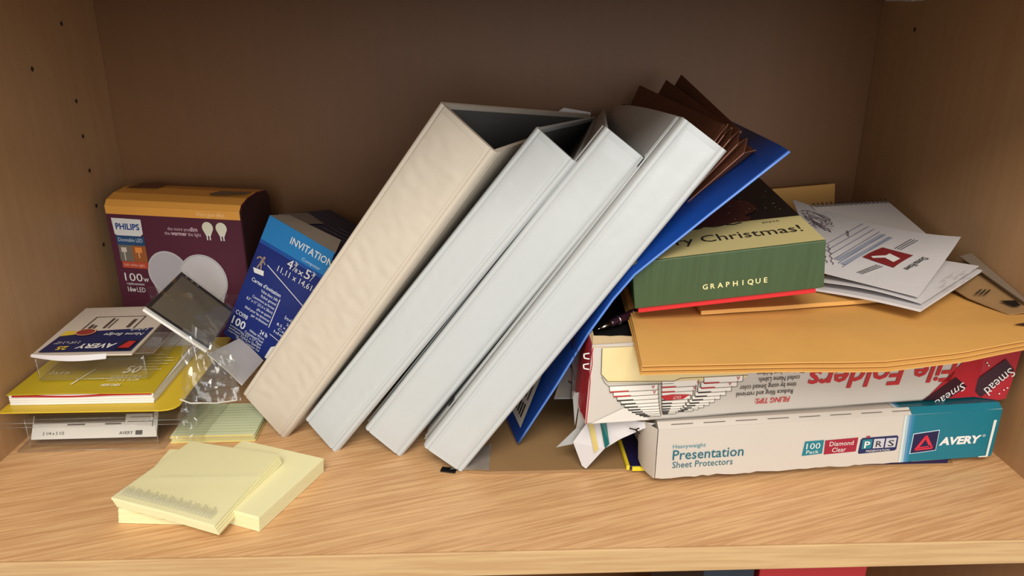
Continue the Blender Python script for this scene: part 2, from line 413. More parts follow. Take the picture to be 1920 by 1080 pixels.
B1 = binder('thick cream-white ring binder, leftmost and widest of the leaning row',
    (.3545, .1323, .2751), (.3922, .1080, .2440), (.2151, .1458, .0004), (.1774, .1700, .0311),
    (.4905, .368, .2380), (.303, .372, .0065), (.4925, .366, .2330), (.308, .370, .0022), vinyl_warm, .016, wrinkle=1.0)
B2 = binder('slim white ring binder right beside the thick cream one',
    (0.4218, 0.1280, 0.2579), (0.4479, 0.1100, 0.2365), (.2617, .1234, .0004), (.2354, .1415, .0213),
    (.4960, .364, .2360), (.315, .362, .0060), (.4975, .362, .2330), (.320, .360, .0022), vinyl, .0105, wrinkle=.25)
B3 = binder('slim white ring binder, third of the leaning row from the light bulb box',
    (0.4678, 0.1085, 0.2606), (0.4967, 0.1000, 0.2416), (.3153, .1146, .0004), (.2870, .1232, .0218),
    (.5049, .368, .2421), (.330, .366, .0060), (.5090, .366, .2360), (.336, .364, .0022), vinyl, .0105, wrinkle=.12)
B4 = binder('bright white ring binder nearest the blue folder, rightmost of the row',
    (.5153, .0855, .2689), (.5446, .0812, .2475), (.3654, .0905, .0010), (.3361, .0948, .0214),
    (.5165, .366, .2460), (.345, .364, .0060), (.5320, .364, .2420), (.349, .362, .0022), vinyl, .0105, .006, True, wrinkle=.05)
ps = sheet('paper_sheet', (.440, .374, .226), (.492, .376, .226), (.4935, .376, .2385), (.4655, .374, .2435), .0004, paper, None, 6, 6, org=(.47, .375, .226))
tag(ps, 'corner of a white paper sheet sticking up behind the binders', 'paper')

# ------------------------------------------------------------------ accordion folder and blue folder
t = thing('accordion_folder', (.52, .2, .17), 'dark brown expanding accordion folder behind the rightmost white binder', 'folder')
zz = [(.5453, .112, .2503), (.5586, .130, .2590), (.5509, .112, .2539), (.5611, .130, .2569), (.5554, .112, .2510), (.5677, .130, .2546), (.5608, .112, .2473), (.5735, .130, .2489), (.5661, .112, .2414), (.5808, .130, .2402)]
zb = [V((.5148+i*.0009, .112 if i % 2 == 0 else .128, .2040-i*.0005)) for i in range(len(zz))]
bm = bmesh.new()
tv = [bm.verts.new(p) for p in zz]; bv = [bm.verts.new(p) for p in zb]
for i in range(len(zz)-1): bm.faces.new((bv[i], bv[i+1], tv[i+1], tv[i]))
bm.normal_update(); bmesh.ops.solidify(bm, geom=list(bm.faces), thickness=.0006); put('gusset', bm, brown, t)
bm = bmesh.new(); tube(bm, zz, .00042, 6); 
for i in (0, 2, 4, 6, 8): tube(bm, [zz[i], zb[i]], .0004, 6)
put('fold_edge_lit', bm, brown_edge_lit, t)
def panel(f_top, b_top, b_bot, f_bot, mat=brown): sheet('divider', f_bot, b_bot, b_top, f_top, .0009, mat, t, 8, 8)
panel((.5560, .131, .2585), (.5377, .352, .2673), (.505, .352, .190), (.5150, .125, .2030))
panel((.5620, .131, .2565), (.5637, .352, .2723), (.520, .352, .190), (.5170, .126, .2020))
panel((.5690, .131, .2540), (.5781, .352, .2773), (.530, .352, .190), (.5190, .127, .2010))
panel((.5800, .131, .2400), (.600, .340, .2480), (.545, .345, .190), (.5225, .128, .1995))
panel((.5560, .131, .2585), (.5218, .352, .2495), (.500, .352, .185), (.5150, .125, .2030))

t = thing('pocket_folder', (.412, .13, .004), 'thin blue plastic pocket folder leaning under the accordion folder', 'folder')
edge = [V((.4098, .1234, .0058)), V((.4365, .1040, .0652)), V((.4592, .0890, .1175)), V((.4750, .0868, .1436)), V((.4889, .0855, .1621)), V((.5379, .0865, .2042)), V((.5883, .0880, .2463))]
bm = bmesh.new(); fine = []
for i in range(len(edge)-1):
    for q in range(4): fine.append((lerp(edge[i], edge[i+1], q/4), i+q/4))
fine.append((edge[-1], 6))
cols = 8
grid = []
for p, k in fine:
    kk = k/6; off = V((-.046*(1-kk)+.030*kk, .225, .006*(1-kk)-.010*kk))
    lift = V((-.0105, 0, .0115))*math.exp(-((k-4)/1.3)**2)
    grid.append([bm.verts.new(p+off*(j/cols)+lift*min(1, j/1.0)) for j in range(cols+1)])
for a, b in zip(grid, grid[1:]):
    for j in range(cols): bm.faces.new((a[j], a[j+1], b[j+1], b[j]))
for v in bm.verts: v.co.z = max(v.co.z, .0048)
bm.normal_update(); bmesh.ops.solidify(bm, geom=list(bm.faces), thickness=.0012); bmesh.ops.recalc_face_normals(bm, faces=bm.faces)
autosmooth(put('panel', bm, bluep, t))
bm = bmesh.new(); tube(bm, [p+V((0, -.0004, 0)) for p, k in fine], .0009, 6); put('welded_edge_highlight', bm, blue_edge_highlight, t, smooth=True)
lf = Fr(V((.4140, .1200, .0155)), V((-.20, .97, .03)), edge[1]-edge[0])
if lf.n.x > 0: lf = Fr(lf.o, -lf.u, lf.v)
lab = poly('label', lf, [(-.006, .002), (-.060, .002), (-.060, .052), (-.006, .052)] if lf.u.y < 0 else [(.006, .002), (.060, .002), (.060, .052), (.006, .052)], .0022, M('grey_white_label', (188, 182, 172), .6, .03), t)
sgx = -1 if lf.u.y < 0 else 1
bm = bmesh.new()
for k in range(5): add = bm.faces.new([bm.verts.new(lf.p(sgx*x, y, .0026)) for x, y in ((.012+k*.005, .008), (.0145+k*.005, .008), (.0145+k*.005, .020-k*.001), (.012+k*.005, .020-k*.001))])
for k in range(3): bm.faces.new([bm.verts.new(lf.p(sgx*x, y, .0026)) for x, y in ((.012+k*.006, .024), (.014+k*.006, .024), (.014+k*.006, .047), (.012+k*.006, .047))])
put('printed_text', bm, black, t)

# ------------------------------------------------------------------ light bulb carton
t = thing('light_bulb_box', (.10, .31, 0), 'plum and orange carton for two light bulbs in the left back corner', 'carton')
a, b = V((.0107, .3290, 0)), V((.1517, .2970, 0)); fr = Fr(a, b-a, (0, 0, 1)); wq = (b-a).length; hq = .1568; dq = .058; KV = .915
bm = bmesh.new()
prof = [(0, 0), (0, hq), (.004, hq+.0052), (.016, hq+.0095), (.034, hq+.0115), (.052, hq+.0100), (dq, hq+.004), (dq, 0)]
l = [bm.verts.new(fr.p(0, z, -d)) for d, z in prof]; r = [bm.verts.new(fr.p(wq, z, -d)) for d, z in prof]
n_ = len(prof)
for i in range(n_):
    f = bm.faces.new((l[i], l[(i+1) % n_], r[(i+1) % n_], r[i])); f.material_index = 1 if 1 <= i <= 5 else 0
bm.faces.new(l[::-1]); bm.faces.new(r)
bmesh.ops.recalc_face_normals(bm, faces=bm.faces)
body = put('body', bm, [purple, orange], t)
# side tuck flap gap and dark right end
poly('end_flap', Fr(fr.p(wq, 0), -fr.n, (0, 0, 1)), [(.001, 0), (dq-.001, 0), (dq-.001, hq+.003), (.052, hq+.0085), (.034, hq+.010), (.016, hq+.008), (.005, hq+.003), (.001, hq-.002*KV)], .0008, M('dark_plum_end', (58, 34, 32), .5, .15, 60), t, .0006)
rect('orange_band', fr, 0, hq-.0092*KV, wq, hq, .0003, orange, t)
lp = poly('brand_panel', fr, [(.0050, hq-.0135*KV), (.0060, hq-.0315*KV), (.0085, hq-.0328*KV), (.0345, hq-.0328*KV), (.0375, hq-.030*KV), (.0375, hq-.0140*KV)], .0005, white, t)
bluebrand = M('brand_blue', (16, 60, 128), .4, .02)
lettering(fr, [('PHILIPS', .0087, hq-.0258*KV, .0262, .0062, dict(bold=.025))], bluebrand, lp, z=.0008)
rect('blue_band', fr, .0068, hq-.0435*KV, .0380, hq-.0330*KV, .0004, M('band_blue', (38, 74, 112), .45), t)
lettering(fr, [('Dimmable LED', .0090, hq-.0395*KV, .0270, .0040)], M('pale_lettering', (196, 204, 212), .5), t, z=.0008)
ph = rect('photo_panel', fr, .0075, hq-.0622*KV, .0380, hq-.0436*KV, .0004, M('photo_grey', (112, 104, 92), .5), t)
rect('warm_half', fr, .0225, hq-.0622*KV, .0380, hq-.0436*KV, .0006, M('photo_amber', (150, 88, 46), .5, .2, 120), ph)
rects('lamp_shade', fr, [(.0105, hq-.0515*KV, .0165, hq-.0462*KV)], .0008, M('photo_shade', (206, 190, 176), .5), ph)
rects('lamp_shade', fr, [(.0260, hq-.0515*KV, .0335, hq-.0455*KV)], .0008, M('photo_shade_lit', (226, 140, 70), .5), ph)
rects('lamp_stem', fr, [(.0130, hq-.0612*KV, .0141, hq-.0515*KV)], .0008, M('photo_stem', (200, 196, 184), .5), ph)
rects('lamp_stem', fr, [(.0292, hq-.0575*KV, .0302, hq-.0515*KV)], .0008, M('photo_stem_lit', (228, 178, 120), .5), ph)
rect('red_band', fr, .0085, hq-.0698*KV, .0380, hq-.0624*KV, .0004, M('band_red', (178, 72, 48), .5), t)
lettering(fr, [('Soft white light', .0105, hq-.0674*KV, .0235, .0030)], M('pale_red_lettering', (232, 170, 150), .5), t, z=.0008)
lettering(fr, [('100', .0085, hq-.0850*KV, .0200, .0088), ('w', .0292, hq-.0850*KV, .0062, .0062), ('replacement', .0095, hq-.0895*KV, .0200, .0028),
               ('16w', .0095, hq-.0975*KV, .0095, .0052, dict(bold=.02)), ('LED', .0200, hq-.0975*KV, .0095, .0052)], white, t)
lettering(fr, [('Warm glow effect', .0985, hq-.0070*KV, .0300, .0042)], M('pale_orange_lettering', (240, 206, 150), .5), t)
lettering(fr, [('the more you ', .0655, hq-.0240*KV, .0235, .0036), ('dim', .0893, hq-.0240*KV, .0085, .0044, dict(bold=.02)), ('the', .0615, hq-.0292*KV, .0060, .0036), ('warmer', .0685, hq-.0292*KV, .0172, .0042, dict(bold=.02)), ('the light', .0868, hq-.0292*KV, .0140, .0036)], M('mauve_lettering', (206, 176, 186), .5), t)
bulbg = M('printed_bulb', (176, 172, 176), .45, .06, 8); bulbw = M('printed_bulb_light', (200, 196, 196), .45, .05, 8)
def bulb_pts(cx, cy, r, tail): 
    P = []
    for k in range(33):
        a = math.radians(-35+250*k/32); P.append((cx+r*math.cos(a), cy+r*math.sin(a)))
    P += [(cx-r*.42, cy-r*tail), (cx+r*.42, cy-r*tail)]
    return P
b1 = poly('printed_bulb', fr, bulb_pts(.0590, hq-.0665, .0228, 1.7), .0004, bulbg, t)
b2 = poly('printed_bulb', fr, bulb_pts(.0965, hq-.0712, .0262, 1.9), .0006, bulbw, t)
bm = bmesh.new(); ring_poly(bm, fr, .0590, hq-.0665, .0214, .0214, .0008, .0005); put('bulb_rim', bm, bulbw, b1)
bm = bmesh.new(); ring_poly(bm, fr, .0965, hq-.0712, .0246, .0246, .0010, .0008); put('bulb_rim', bm, bulbg, b2)
for cx, nm in ((.1090, 0), (.1235, 1)):
    g = poly('small_bulb', fr, bulb_pts(cx, hq-.0190*KV, .0058, 1.4), .0006, M('small_bulb_print', (214, 212, 190), .5), t)
    rects('bulb_base', fr, [(cx-.0022, hq-.0325*KV, cx-.0008, hq-.0255*KV), (cx+.0008, hq-.0325*KV, cx+.0022, hq-.0255*KV)], .0007, white, g)
tape = M('old_tape', (120, 104, 84), .35, .2, 150)
f2 = Fr(fr.p(wq, hq+.0105, -.016), fr.u, -fr.n)
poly('torn_tape', f2, [(-.040, 0), (-.034, -.006), (-.004, .004), (-.002, .016), (-.036, .014)], .0016, tape, t)
f3 = Fr(fr.p(0, hq+.0112, -.03), fr.u, -fr.n)
poly('torn_tape', f3, [(.006, -.004), (.040, -.001), (.036, .022), (.010, .020)], .0010, M('brown_tape', (96, 62, 40), .4, .2, 100), t)

# ------------------------------------------------------------------ invitations carton
t = thing('invitation_card_box', (.17, .30, .02), 'dark blue carton of invitation cards tilted behind the thick cream binder', 'carton')
o_, u_, d_, n_ = V((.1356, .2579, .0484)), V((.8455, -.3605, -.394)), V((.3112, .9321, -.1852)), V((.434, .034, .9003))
wi, hi, di = .072, .1263, .105
fr = Fr(o_, u_, n_)
box('body', fr, 0, wi, 0, hi-.001, -di, 0, navy, t, .0006)
# gradient print panels
rect('front_print', fr, .0, .0, wi, hi-.0235, .0003, M('deep_blue_print', (22, 40, 110), .38, .35, 14), t)
rect('light_blue_band', fr, 0, hi-.0240, wi, hi, .0004, M('light_blue_print', (34, 118, 178), .38, .05), t)
rect('mid_blue_band', fr, 0, hi-.0275, wi, hi-.0240, .0005, M('mid_blue_print', (26, 76, 148), .38, .05), t)
# open top: tuck flap standing a little proud, with grey-brown inside
sheet('tuck_flap', fr.p(0, hi, -.001), fr.p(wi, hi-.001, -.001), fr.p(wi*.92, hi+.0085, -.014), fr.p(.010, hi+.0045, -.014), .0006, M('grey_board', (120, 108, 94), .7, .08, 80), t, 6, 3)
top = Fr(fr.p(0, hi, 0), fr.u, -fr.n)
rect('top_print', top, 0.001, .004, wi-.001, di-.001, .0006, M('dark_top_print', (26, 30, 58), .4, .1), t)
poly('glue_flap', top, [(.002, .010), (.022, .018), (.026, .052), (.004, .056)], .0015, M('grey_flap', (124, 112, 102), .7), t, .0005)
bm = bmesh.new(); [stroke(bm, top, [(.030+.002*k, .03+.011*k), (.060, .035+.011*k)], .0012, .0010) for k in range(4)]; put('top_lettering', bm, greyprint, t)
lettering(fr, [('INVITATIONS', .0285, hi-.0135, .0500, .0068, dict(bold=.01))], white, t, 'title_lettering', z=.0010)
lettering(fr, [('Computer', .0455, hi-.0215, .0200, .0030)], M('pale_blue_lettering', (190, 210, 230), .5), t, 'small_lettering', z=.0010)
lettering(fr, [('4', .0340, hi-.0350, .0058, .0092), ('3', .0405, hi-.0295, .0026, .0040), ('8', .0432, hi-.0350, .0026, .0040), ('x', .0468, hi-.0350, .0055, .0060), ('5', .0535, hi-.0350, .0058, .0092), ('3', .0600, hi-.0295, .0026, .0040), ('11,11 x 14,61cm', .0270, hi-.0430, .0480, .0058)], white, t, z=.0010)
bm = bmesh.new(); stroke(bm, fr, [(.0160, hi-.0430), (.0700, hi-.0620)], .0008, .0006); stroke(bm, fr, [(.0405, hi-.0660), (.0405, hi-.0960)], .0008, .0006); stroke(bm, fr, [(.0440, hi-.1010), (.0620, hi-.1035)], .0006, .0006); [stroke(bm, fr, [(x_, hi-.0352), (x_+.0030, hi-.0262)], .0005, .0010) for x_ in (.0412, .0606)]; put('rule_line', bm, white, t)
L = [('Cartes d\'invitation', .0400, hi-.0640, .0330, .0038, dict(align='r', bold=.01)), ('Valise blanc 24lb', .0390, hi-.0690, .0190, .0028, dict(align='r')), ('Robot general', .0390, hi-.0735, .0170, .0028, dict(align='r')), ('Couverture au format', .0390, hi-.0780, .0250, .0028, dict(align='r')), ('8,5" x 11" (21,6 x 28cm)', .0390, hi-.0825, .0300, .0028, dict(align='r')), ('plie en quatre', .0390, hi-.0870, .0160, .0028, dict(align='r')), ('Ideal pour les annonces', .0390, hi-.0912, .0280, .0028, dict(align='r')), ('par ordinateur', .0390, hi-.0952, .0190, .0028, dict(align='r')),
     ('COI98', .0040, hi-.1010, .0135, .0044), ('100', .0035, hi-.1115, .0150, .0080, dict(bold=.02)), ('invitations', .0035, hi-.1150, .0130, .0020), ('enveloppes', .0035, hi-.1178, .0130, .0020), ('cartes', .0035, hi-.1206, .0130, .0020),
     ('24 lb', .0430, hi-.1060, .0085, .0042, dict(align='r', bold=.01)), ('White Wove', .0410, hi-.1098, .0170, .0027, dict(align='r')), ('Customized Panel', .0410, hi-.1133, .0210, .0027, dict(align='r')), ('Fits 8.5" x 11" Paper', .0410, hi-.1165, .0240, .0027, dict(align='r')), ('Folded to Quarters', .0410, hi-.1196, .0230, .0027, dict(align='r')), ('Ideal For Computer Use', .0410, hi-.1228, .0270, .0027, dict(align='r')),
     ('Invita', .0520, hi-.0800, .0120, .0038), ('24 lb', .0560, hi-.0848, .0090, .0028), ('8.5 x 11', .0470, hi-.0892, .0150, .0028), ('Cards', .0500, hi-.0932, .0150, .0028), ('Ideal', .0470, hi-.0972, .0150, .0028)]
lettering(fr, L, M('white_blue_lettering', (214, 220, 232), .5), t, z=.0010)
poly('white_note_print', fr, [(.0480, hi-.1245), (.0500, hi-.1120), (.0540, hi-.1085), (.0640, hi-.1100), (.0640, hi-.1245)], .0006, white, t)
# tiny printed figure of a running man over a paper scrap
fg = poly('printed_scrap', fr, [(.0035, hi-.0520), (.0150, hi-.0500), (.0165, hi-.0545), (.0065, hi-.0560)], .0006, white, t)
bm = bmesh.new()
bm.faces.new([bm.verts.new(fr.p(x, y, .0008)) for x, y in disc_pts(.0108, hi-.0385, .0013, .0013, 14)])
stroke(bm, fr, [(.0105, hi-.0400), (.0095, hi-.0445)], .0026, .0008)
for P_ in ([(.0105, hi-.0405), (.0060, hi-.0395), (.0040, hi-.0425)], [(.0105, hi-.0410), (.0140, hi-.0440)], [(.0092, hi-.0440), (.0075, hi-.0505)], [(.0098, hi-.0440), (.0118, hi-.0505)]): stroke(bm, fr, P_, .0014, .0008)
put('printed_figure', bm, M('figure_print', (150, 128, 112), .5, .4, 300), fg)

# ------------------------------------------------------------------ left clutter
# clear blister pack on the shelf with a black and white insert
t = thing('blister_pack', (.063, .175, 0), 'clear plastic blister pack with black and white insert, lowest of the left stack', 'package')
fr = Fr((.006, .131, 0), (1, .017, 0), (-.03, 1, 0))
fl = box('flange', fr, 0, .116, 0, .118, .0003, .0013, clearp, t, .0005)
bm = bmesh.new(); add_box(bm, fr, .006, .110, .006, .112, .0013, .0270, .003, 3); put('tray', bm, clearp, t, smooth=False)
rimb = clear('blister_rim_highlight', (.95, .95, .93), .15, .1, 40, 1.5, .12)  # for hazy rods added to draw highlights along the tray edges
bm = bmesh.new(); tube(bm, [fr.p(0, .118, .0012), fr.p(0, 0, .0012), fr.p(.116, 0, .0012), fr.p(.116, .118, .0012)], .0003, 6); tube(bm, [fr.p(.007, .11, .0262), fr.p(.007, .007, .0262), fr.p(.109, .007, .0262), fr.p(.109, .11, .0262)], .0003, 6)
for x_ in (.0070, .1090): tube(bm, [fr.p(x_, .007, .0015), fr.p(x_, .007, .0262)], .0004, 6)
put('tray_rim_highlight', bm, rimb, t, smooth=True)
ins = Fr(fr.p(.008, .0075, .0075), fr.u, (0, .0135, .0205))
box('insert_card', ins, 0, .1000, 0, .0225, -.0006, 0, M('insert_white', (206, 204, 198), .5, .03), t, .0002)
rect('black_print', ins, .001, .0125, .074, .0210, .0003, black, t)
rects('dark_mark', ins, [(.028, .0108, .042, .0118), (.058, .0108, .071, .0118), (.083, .0020, .0885, .0055)], .0004, M('dark_grey_print', (60, 60, 60), .5), t)
rects('frame_print', ins, [(.076, .0125, .0965, .0131), (.0958, .0085, .0965, .0215), (.078, .0160, .0940, .0166), (.078, .0195, .0940, .0201)], .0004, M('dark_grey_print', (60, 60, 60), .5), t)
lettering(ins, [('AVERY', .0700, .0025, .0110, .0026), ('2 1/4 x 3 1/2', .0090, .0035, .0170, .0024)], black, t)
rect('grey_insert', Fr(fr.p(0, 0, .0272), fr.u, fr.v), .009, .012, .107, .105, -.0006, M('grey_label_sheet', (150, 140, 132), .5, .1), t)
# second clear pack, flattened, between the blister and the yellow backing
t = thing('clear_package', (.07, .18, .028), 'flat crinkled clear plastic package under the yellow card backing', 'package')
def crn(a): return lambda s, t_: V((0, 0, a*(N(s*6, t_*5, 1)+.4*N(s*15, t_*11, 4))))
sheet('lower_film', (.003, .122, .0285), (.146, .124, .0285), (.150, .240, .0285), (.003, .250, .0285), 0, clearp, t, 26, 22, crn(.0006))
sheet('upper_film', (.003, .120, .0335), (.145, .122, .0335), (.150, .238, .0355), (.003, .250, .0355), 0, clearp, t, 30, 26, crn(.0012))
bm = bmesh.new(); tube(bm, [(.003, .1195, .0335), (.05, .1200, .0330), (.10, .1205, .0337), (.145, .1215, .0335)], .0003, 6); tube(bm, [(.003, .1215, .0287), (.07, .1220, .0282), (.146, .1235, .0285)], .0003, 6); put('film_edge', bm, clear('film_edge', (.95, .95, .93), .15, .1, 40, 1.5, .12), t, smooth=True)
sheet('paper_insert', (.012, .156, .0310), (.128, .158, .0310), (.128, .230, .0315), (.012, .230, .0315), .0005, M('mauve_grey_paper', (158, 142, 132), .6, .2, 60), t, 6, 6)
sheet('side_film', (.146, .122, .0310), (.152, .135, .004), (.158, .215, .006), (.151, .232, .0320), 0, clearp, t, 14, 16, lambda s, t_: V((.0022*N(s*5, t_*9, 7), 0, 0)))
# yellow backing card with index cards
t = thing('index_card_pack', (.07, .19, .037), 'pack of white index cards in a yellow wrapper on yellow backing card', 'index cards')
bo = [(.0022, .1262), (.128, .1262), (.1335, .1275), (.1375, .1305), (.1395, .1350), (.1385, .270), (.0022, .270)]
bm = bmesh.new(); f = bm.faces.new([bm.verts.new((x, y, .0385)) for x, y in bo]); r_ = bmesh.ops.extrude_face_region(bm, geom=[f]); bmesh.ops.translate(bm, verts=[g for g in r_['geom'] if isinstance(g, bmesh.types.BMVert)], vec=(0, 0, .0010)); bmesh.ops.recalc_face_normals(bm, faces=bm.faces)
put('backing_card', bm, yellowb, t)
fr = Fr((.0052, .1375, .0397), (1, .004, 0), (-.055, 1, 0))
for k in range(4):
    box('card_block', fr, -.0003*(k % 2)+.0002, .1128+.0003*(k % 2), .0006*(k % 2), .126, .0021*k, .0021*k+.00205, paper_edge, t, .0003)
def wav(x): return -.0011*math.exp(-((x-.052)/.030)**2)
topf = Fr(fr.p(0, 0, .0088), fr.u, fr.v)
sheet('yellow_wrapper', topf.p(-.0008, -.0004, .0007), topf.p(.1140, -.0004, .0007), topf.p(.1100, .0905, .0007), topf.p(-.0008, .0905, .0007), .0006, yellowc, t, 20, 8, lambda s, t_: V((0, 0, .0008*(1-t_)*math.exp(-((s-.42)/.2)**2))))
sheet('red_lining', topf.p(.003, -.0006, -.0006), topf.p(.1120, -.0006, -.0002), topf.p(.1120, .004, .0004), topf.p(.003, .004, .0004), .0009, redp, t, 20, 2, lambda s, t_: V((0, 0, -.0010*math.exp(-((s-.42)/.2)**2))))
rect('red_rule', topf, .0, .0908, .1128, .0918, .0003, redp, t)
rects('blue_rule', topf, [(.002, .0955+.0058*k, .1120, .0960+.0058*k) for k in range(5)], .0002, M('rule_grey', (150, 146, 150), .7), t)
yl = M('pale_yellow_lettering', (240, 234, 206), .5)
lettering(topf, [('50', .0745, .0335, .0130, .0135, dict(bold=.03, shear=.1)), ('5 1/8 IN X 7 5/8 IN', .0690, .0245, .0250, .0042, dict(shear=.1)), ('13.0 CM X 7.6 CM', .0690, .0180, .0250, .0042, dict(shear=.1)), ('INDEX CARDS', .0680, .0095, .0150, .0042, dict(bold=.03)), ('3 x 5 in', .0150, .0330, .0160, .0058, dict(bold=.02, shear=.2))], yl, t, z=.0022)
rects('print_line', topf, [(.0870, .0440, .1000, .0448), (.0870, .0390, .1050, .0397), (.0780, .0620, .1060, .0628), (.0790, .0560, .1085, .0568), (.0780, .0500, .1060, .0508), (.0760, .0690, .0980, .0698)], .0022, yl, t)
poly('print_rule', topf, [(.0420, .0135), (.0435, .0135), (.0500, .0420), (.0485, .0420)], .0022, yl, t)
# name badge labels in a clear pack on the cards
t = thing('name_badge_labels', (.06, .21, .05), 'clear pack of name badge labels with navy header on the yellow cards', 'labels')
fr = Fr((.0190, .1560, .0515), (1, .025, 0), (-.03, 1, 0))
bm = bmesh.new(); add_box(bm, fr, 0, .088, 0, .092, 0, .0205, .003, 3); put('tray', bm, clearp, t)
bm = bmesh.new(); add_box(bm, fr, -.004, .094, .004, .112, .0205, .0214, .0004, 1); put('flange', bm, clearp, t)
rimm = clear('plastic_rim_highlight', (.95, .95, .93), .15, .1, 40, 1.5, .12)  # whitish rods along these edges stand in for plastic highlights
bm = bmesh.new(); tube(bm, [fr.p(-.004, .112, .021), fr.p(-.004, .004, .021), fr.p(.094, .004, .021), fr.p(.094, .112, .021)], .0003, 6); tube(bm, [fr.p(.001, .09, .0006), fr.p(.001, .001, .0006), fr.p(.087, .001, .0006), fr.p(.087, .09, .0006)], .0003, 6)
for x_, y_ in ((.0015, .0015), (.0865, .0015)): tube(bm, [fr.p(x_, y_, .001), fr.p(x_, y_, .020)], .0004, 6)
put('tray_rim_highlight', bm, rimm, t, smooth=True)
bf = Fr(fr.p(-.001, .000, .0230), fr.u, fr.v)
sheet('label_stack', bf.p(0, 0, 0), bf.p(.0800, -.001, 0), bf.p(.0790, .1060, .0005), bf.p(-.004, .1040, .0005), .0013, M('label_sheet', (198, 186, 172), .55, .03), t, 12, 12)
sheet('folded_front', bf.p(.001, -.0005, .0014), bf.p(.060, -.0005, .0006), bf.p(.060, -.0030, -.0030), bf.p(.001, -.0005, -.0012), .0006, paper, t, 12, 3, lambda s, t_: bf.v*(-.003*math.sin(math.pi*s)) + V((0, 0, -.0014*math.sin(math.pi*s)*t_)))
hd = poly('navy_header', bf, [(.0040, .0040), (.0775, .0030), (.0775, .0520), (.0055, .0440)], .0010, navy, t)
poly('yellow_corner', bf, [(.0055, .0360), (.0190, .0400), (.0300, .0470), (.0055, .0470)], .0012, M('header_yellow', (214, 182, 60), .5), t)
sl = poly('red_seal', bf, disc_pts(.0240, .0430, .0085, .0075, 28), .0015, M('seal_red', (140, 50, 44), .5), t)
bm = bmesh.new(); ring_poly(bm, bf, .0240, .0430, .0074, .0064, .0006, .0018, 28); put('seal_ring', bm, cream, sl)
lettering(bf, [('AVERY', .0610, .0180, .0310, .0090, dict(flip=True, bold=.03, shear=.15))], white, t, z=.0014)
lettering(bf, [('Name Badge', .0745, .0400, .0330, .0060, dict(flip=True, shear=.2)), ('Labels', .0745, .0500, .0150, .0060, dict(flip=True, shear=.2)), ('2 1/4" x 3 1/2"', .0290, .0240, .0200, .0050, dict(flip=True))], white, t, z=.0014)
lettering(bf, [('25', .0240, .0140, .0085, .0070, dict(flip=True, bold=.03))], M('header_yellow', (214, 182, 60), .5), t, z=.0014)
lg = poly('logo_panel', bf, [(.0635, .0055), (.0745, .0045), (.0765, .0240), (.0655, .0235)], .0014, M('logo_black', (20, 16, 30), .5), t)
poly('logo_triangle', bf, [(.0650, .0080), (.0745, .0075), (.0750, .0210), (.0690, .0215)], .0017, redp, lg)
bm = bmesh.new(); stroke(bm, bf, [(.0170, .0500), (.0170, .0800), (.0600, .0800), (.0600, .0520)], .0009, .0009)
put('label_outline', bm, M('dark_rule', (60, 46, 38), .6), t)
rects('label_print', bf, [(.0205, .0530, .0230, .0620), (.0245, .0530, .0262, .0600), (.0330, .0530, .0352, .0760), (.0375, .0530, .0385, .0740), (.0525, .0540, .0555, .0730)], .0009, M('brown_print', (82, 66, 56), .6), t)
sheet('loose_film', fr.p(.060, .095, .0220), fr.p(.125, .080, .0150), fr.p(.128, .130, .0250), fr.p(.040, .135, .0330), 0, clearp, t, 16, 12, lambda s, t_: V((0, 0, .004*N(s*4, t_*4, 2))))
# lined pad of green-tinted paper
t = thing('lined_notepad', (.16, .18, 0), 'pale green ruled notepad with yellow edges beside the foot of the cream binder', 'notepad')
ft = Fr((.1240, .1410, 0), (1, .012, 0), (.015, 1, 0))
for k in range(5):
    z0 = .0002+.0013*k
    box('sheet_block', ft, .0006*((k*7) % 3), .0690-.0005*((k*5) % 3), .0004*((k*3) % 4), .055, z0, z0+.00125, M('pad_yellow_edge', (232, 216, 140), .7, .05) if k % 2 == 0 else greensteno, t, .0002)
pt = Fr(ft.p(0, 0, .0068), ft.u, ft.v)
box('top_sheet', pt, .0004, .0686, .0012, .055, -.0004, 0, greensteno, t, .0001)
rects('rule', pt, [(.001, .006+.0045*k, .068, .0064+.0045*k) for k in range(10)], .0002, rule_green, t)
# clear sleeve pack of dark refills leaning on the blue carton
t = thing('refill_sleeve', (.135, .21, .078), 'clear sleeve of dark grey dividers with white edge leaning before the bulb carton', 'sleeve')
P0, P1, P2, P3 = V((.1136, .1576, .1131)), V((.1575, .1593, .0750)), V((.1535, .2400, .0790)), V((.1118, .2420, .1155))
def sfr(z): 
    nrm = (P1-P0).cross(P3-P0).normalized(); nrm = nrm if nrm.z > 0 else -nrm
    return nrm*z
o3 = sfr(.0004)
sheet('white_sheets', P0, P1, P2, P3, .0022, white, t, 4, 4)
def ins_q(a, b, c, d, z):
    q = lambda s, t_: P0*(1-s)*(1-t_)+P1*s*(1-t_)+P2*s*t_+P3*(1-s)*t_ + sfr(z)
    return q(a, b), q(c, b), q(c, d), q(a, d)
sheet('black_border', *ins_q(.0, .045, 1, 1.0, .0003), .0002, black, t, 3, 3)
sheet('grey_divider', *ins_q(.055, .085, 1.0, .93, .0007), .0002, M('grey_divider', (104, 96, 80), .5, .08), t, 3, 3)
for k in range(9):
    a_ = .06+k*.105
    sheet('perforation', *ins_q(a_+.035, .945, a_+.075, .975, .0011), .0002, M('perforation_light', (126, 116, 100), .5) if k < 3 else black, t, 1, 1)
sheet('clear_cover', *ins_q(-.01, .0, 1.03, 1.02, .0016), 0, clearp, t, 24, 24, lambda s, t_: sfr(.0022*max(0, N(s*3+.5, t_*4, 5))+.0030*math.exp(-((s-.45)**2+(t_-.55)**2)/.02)))
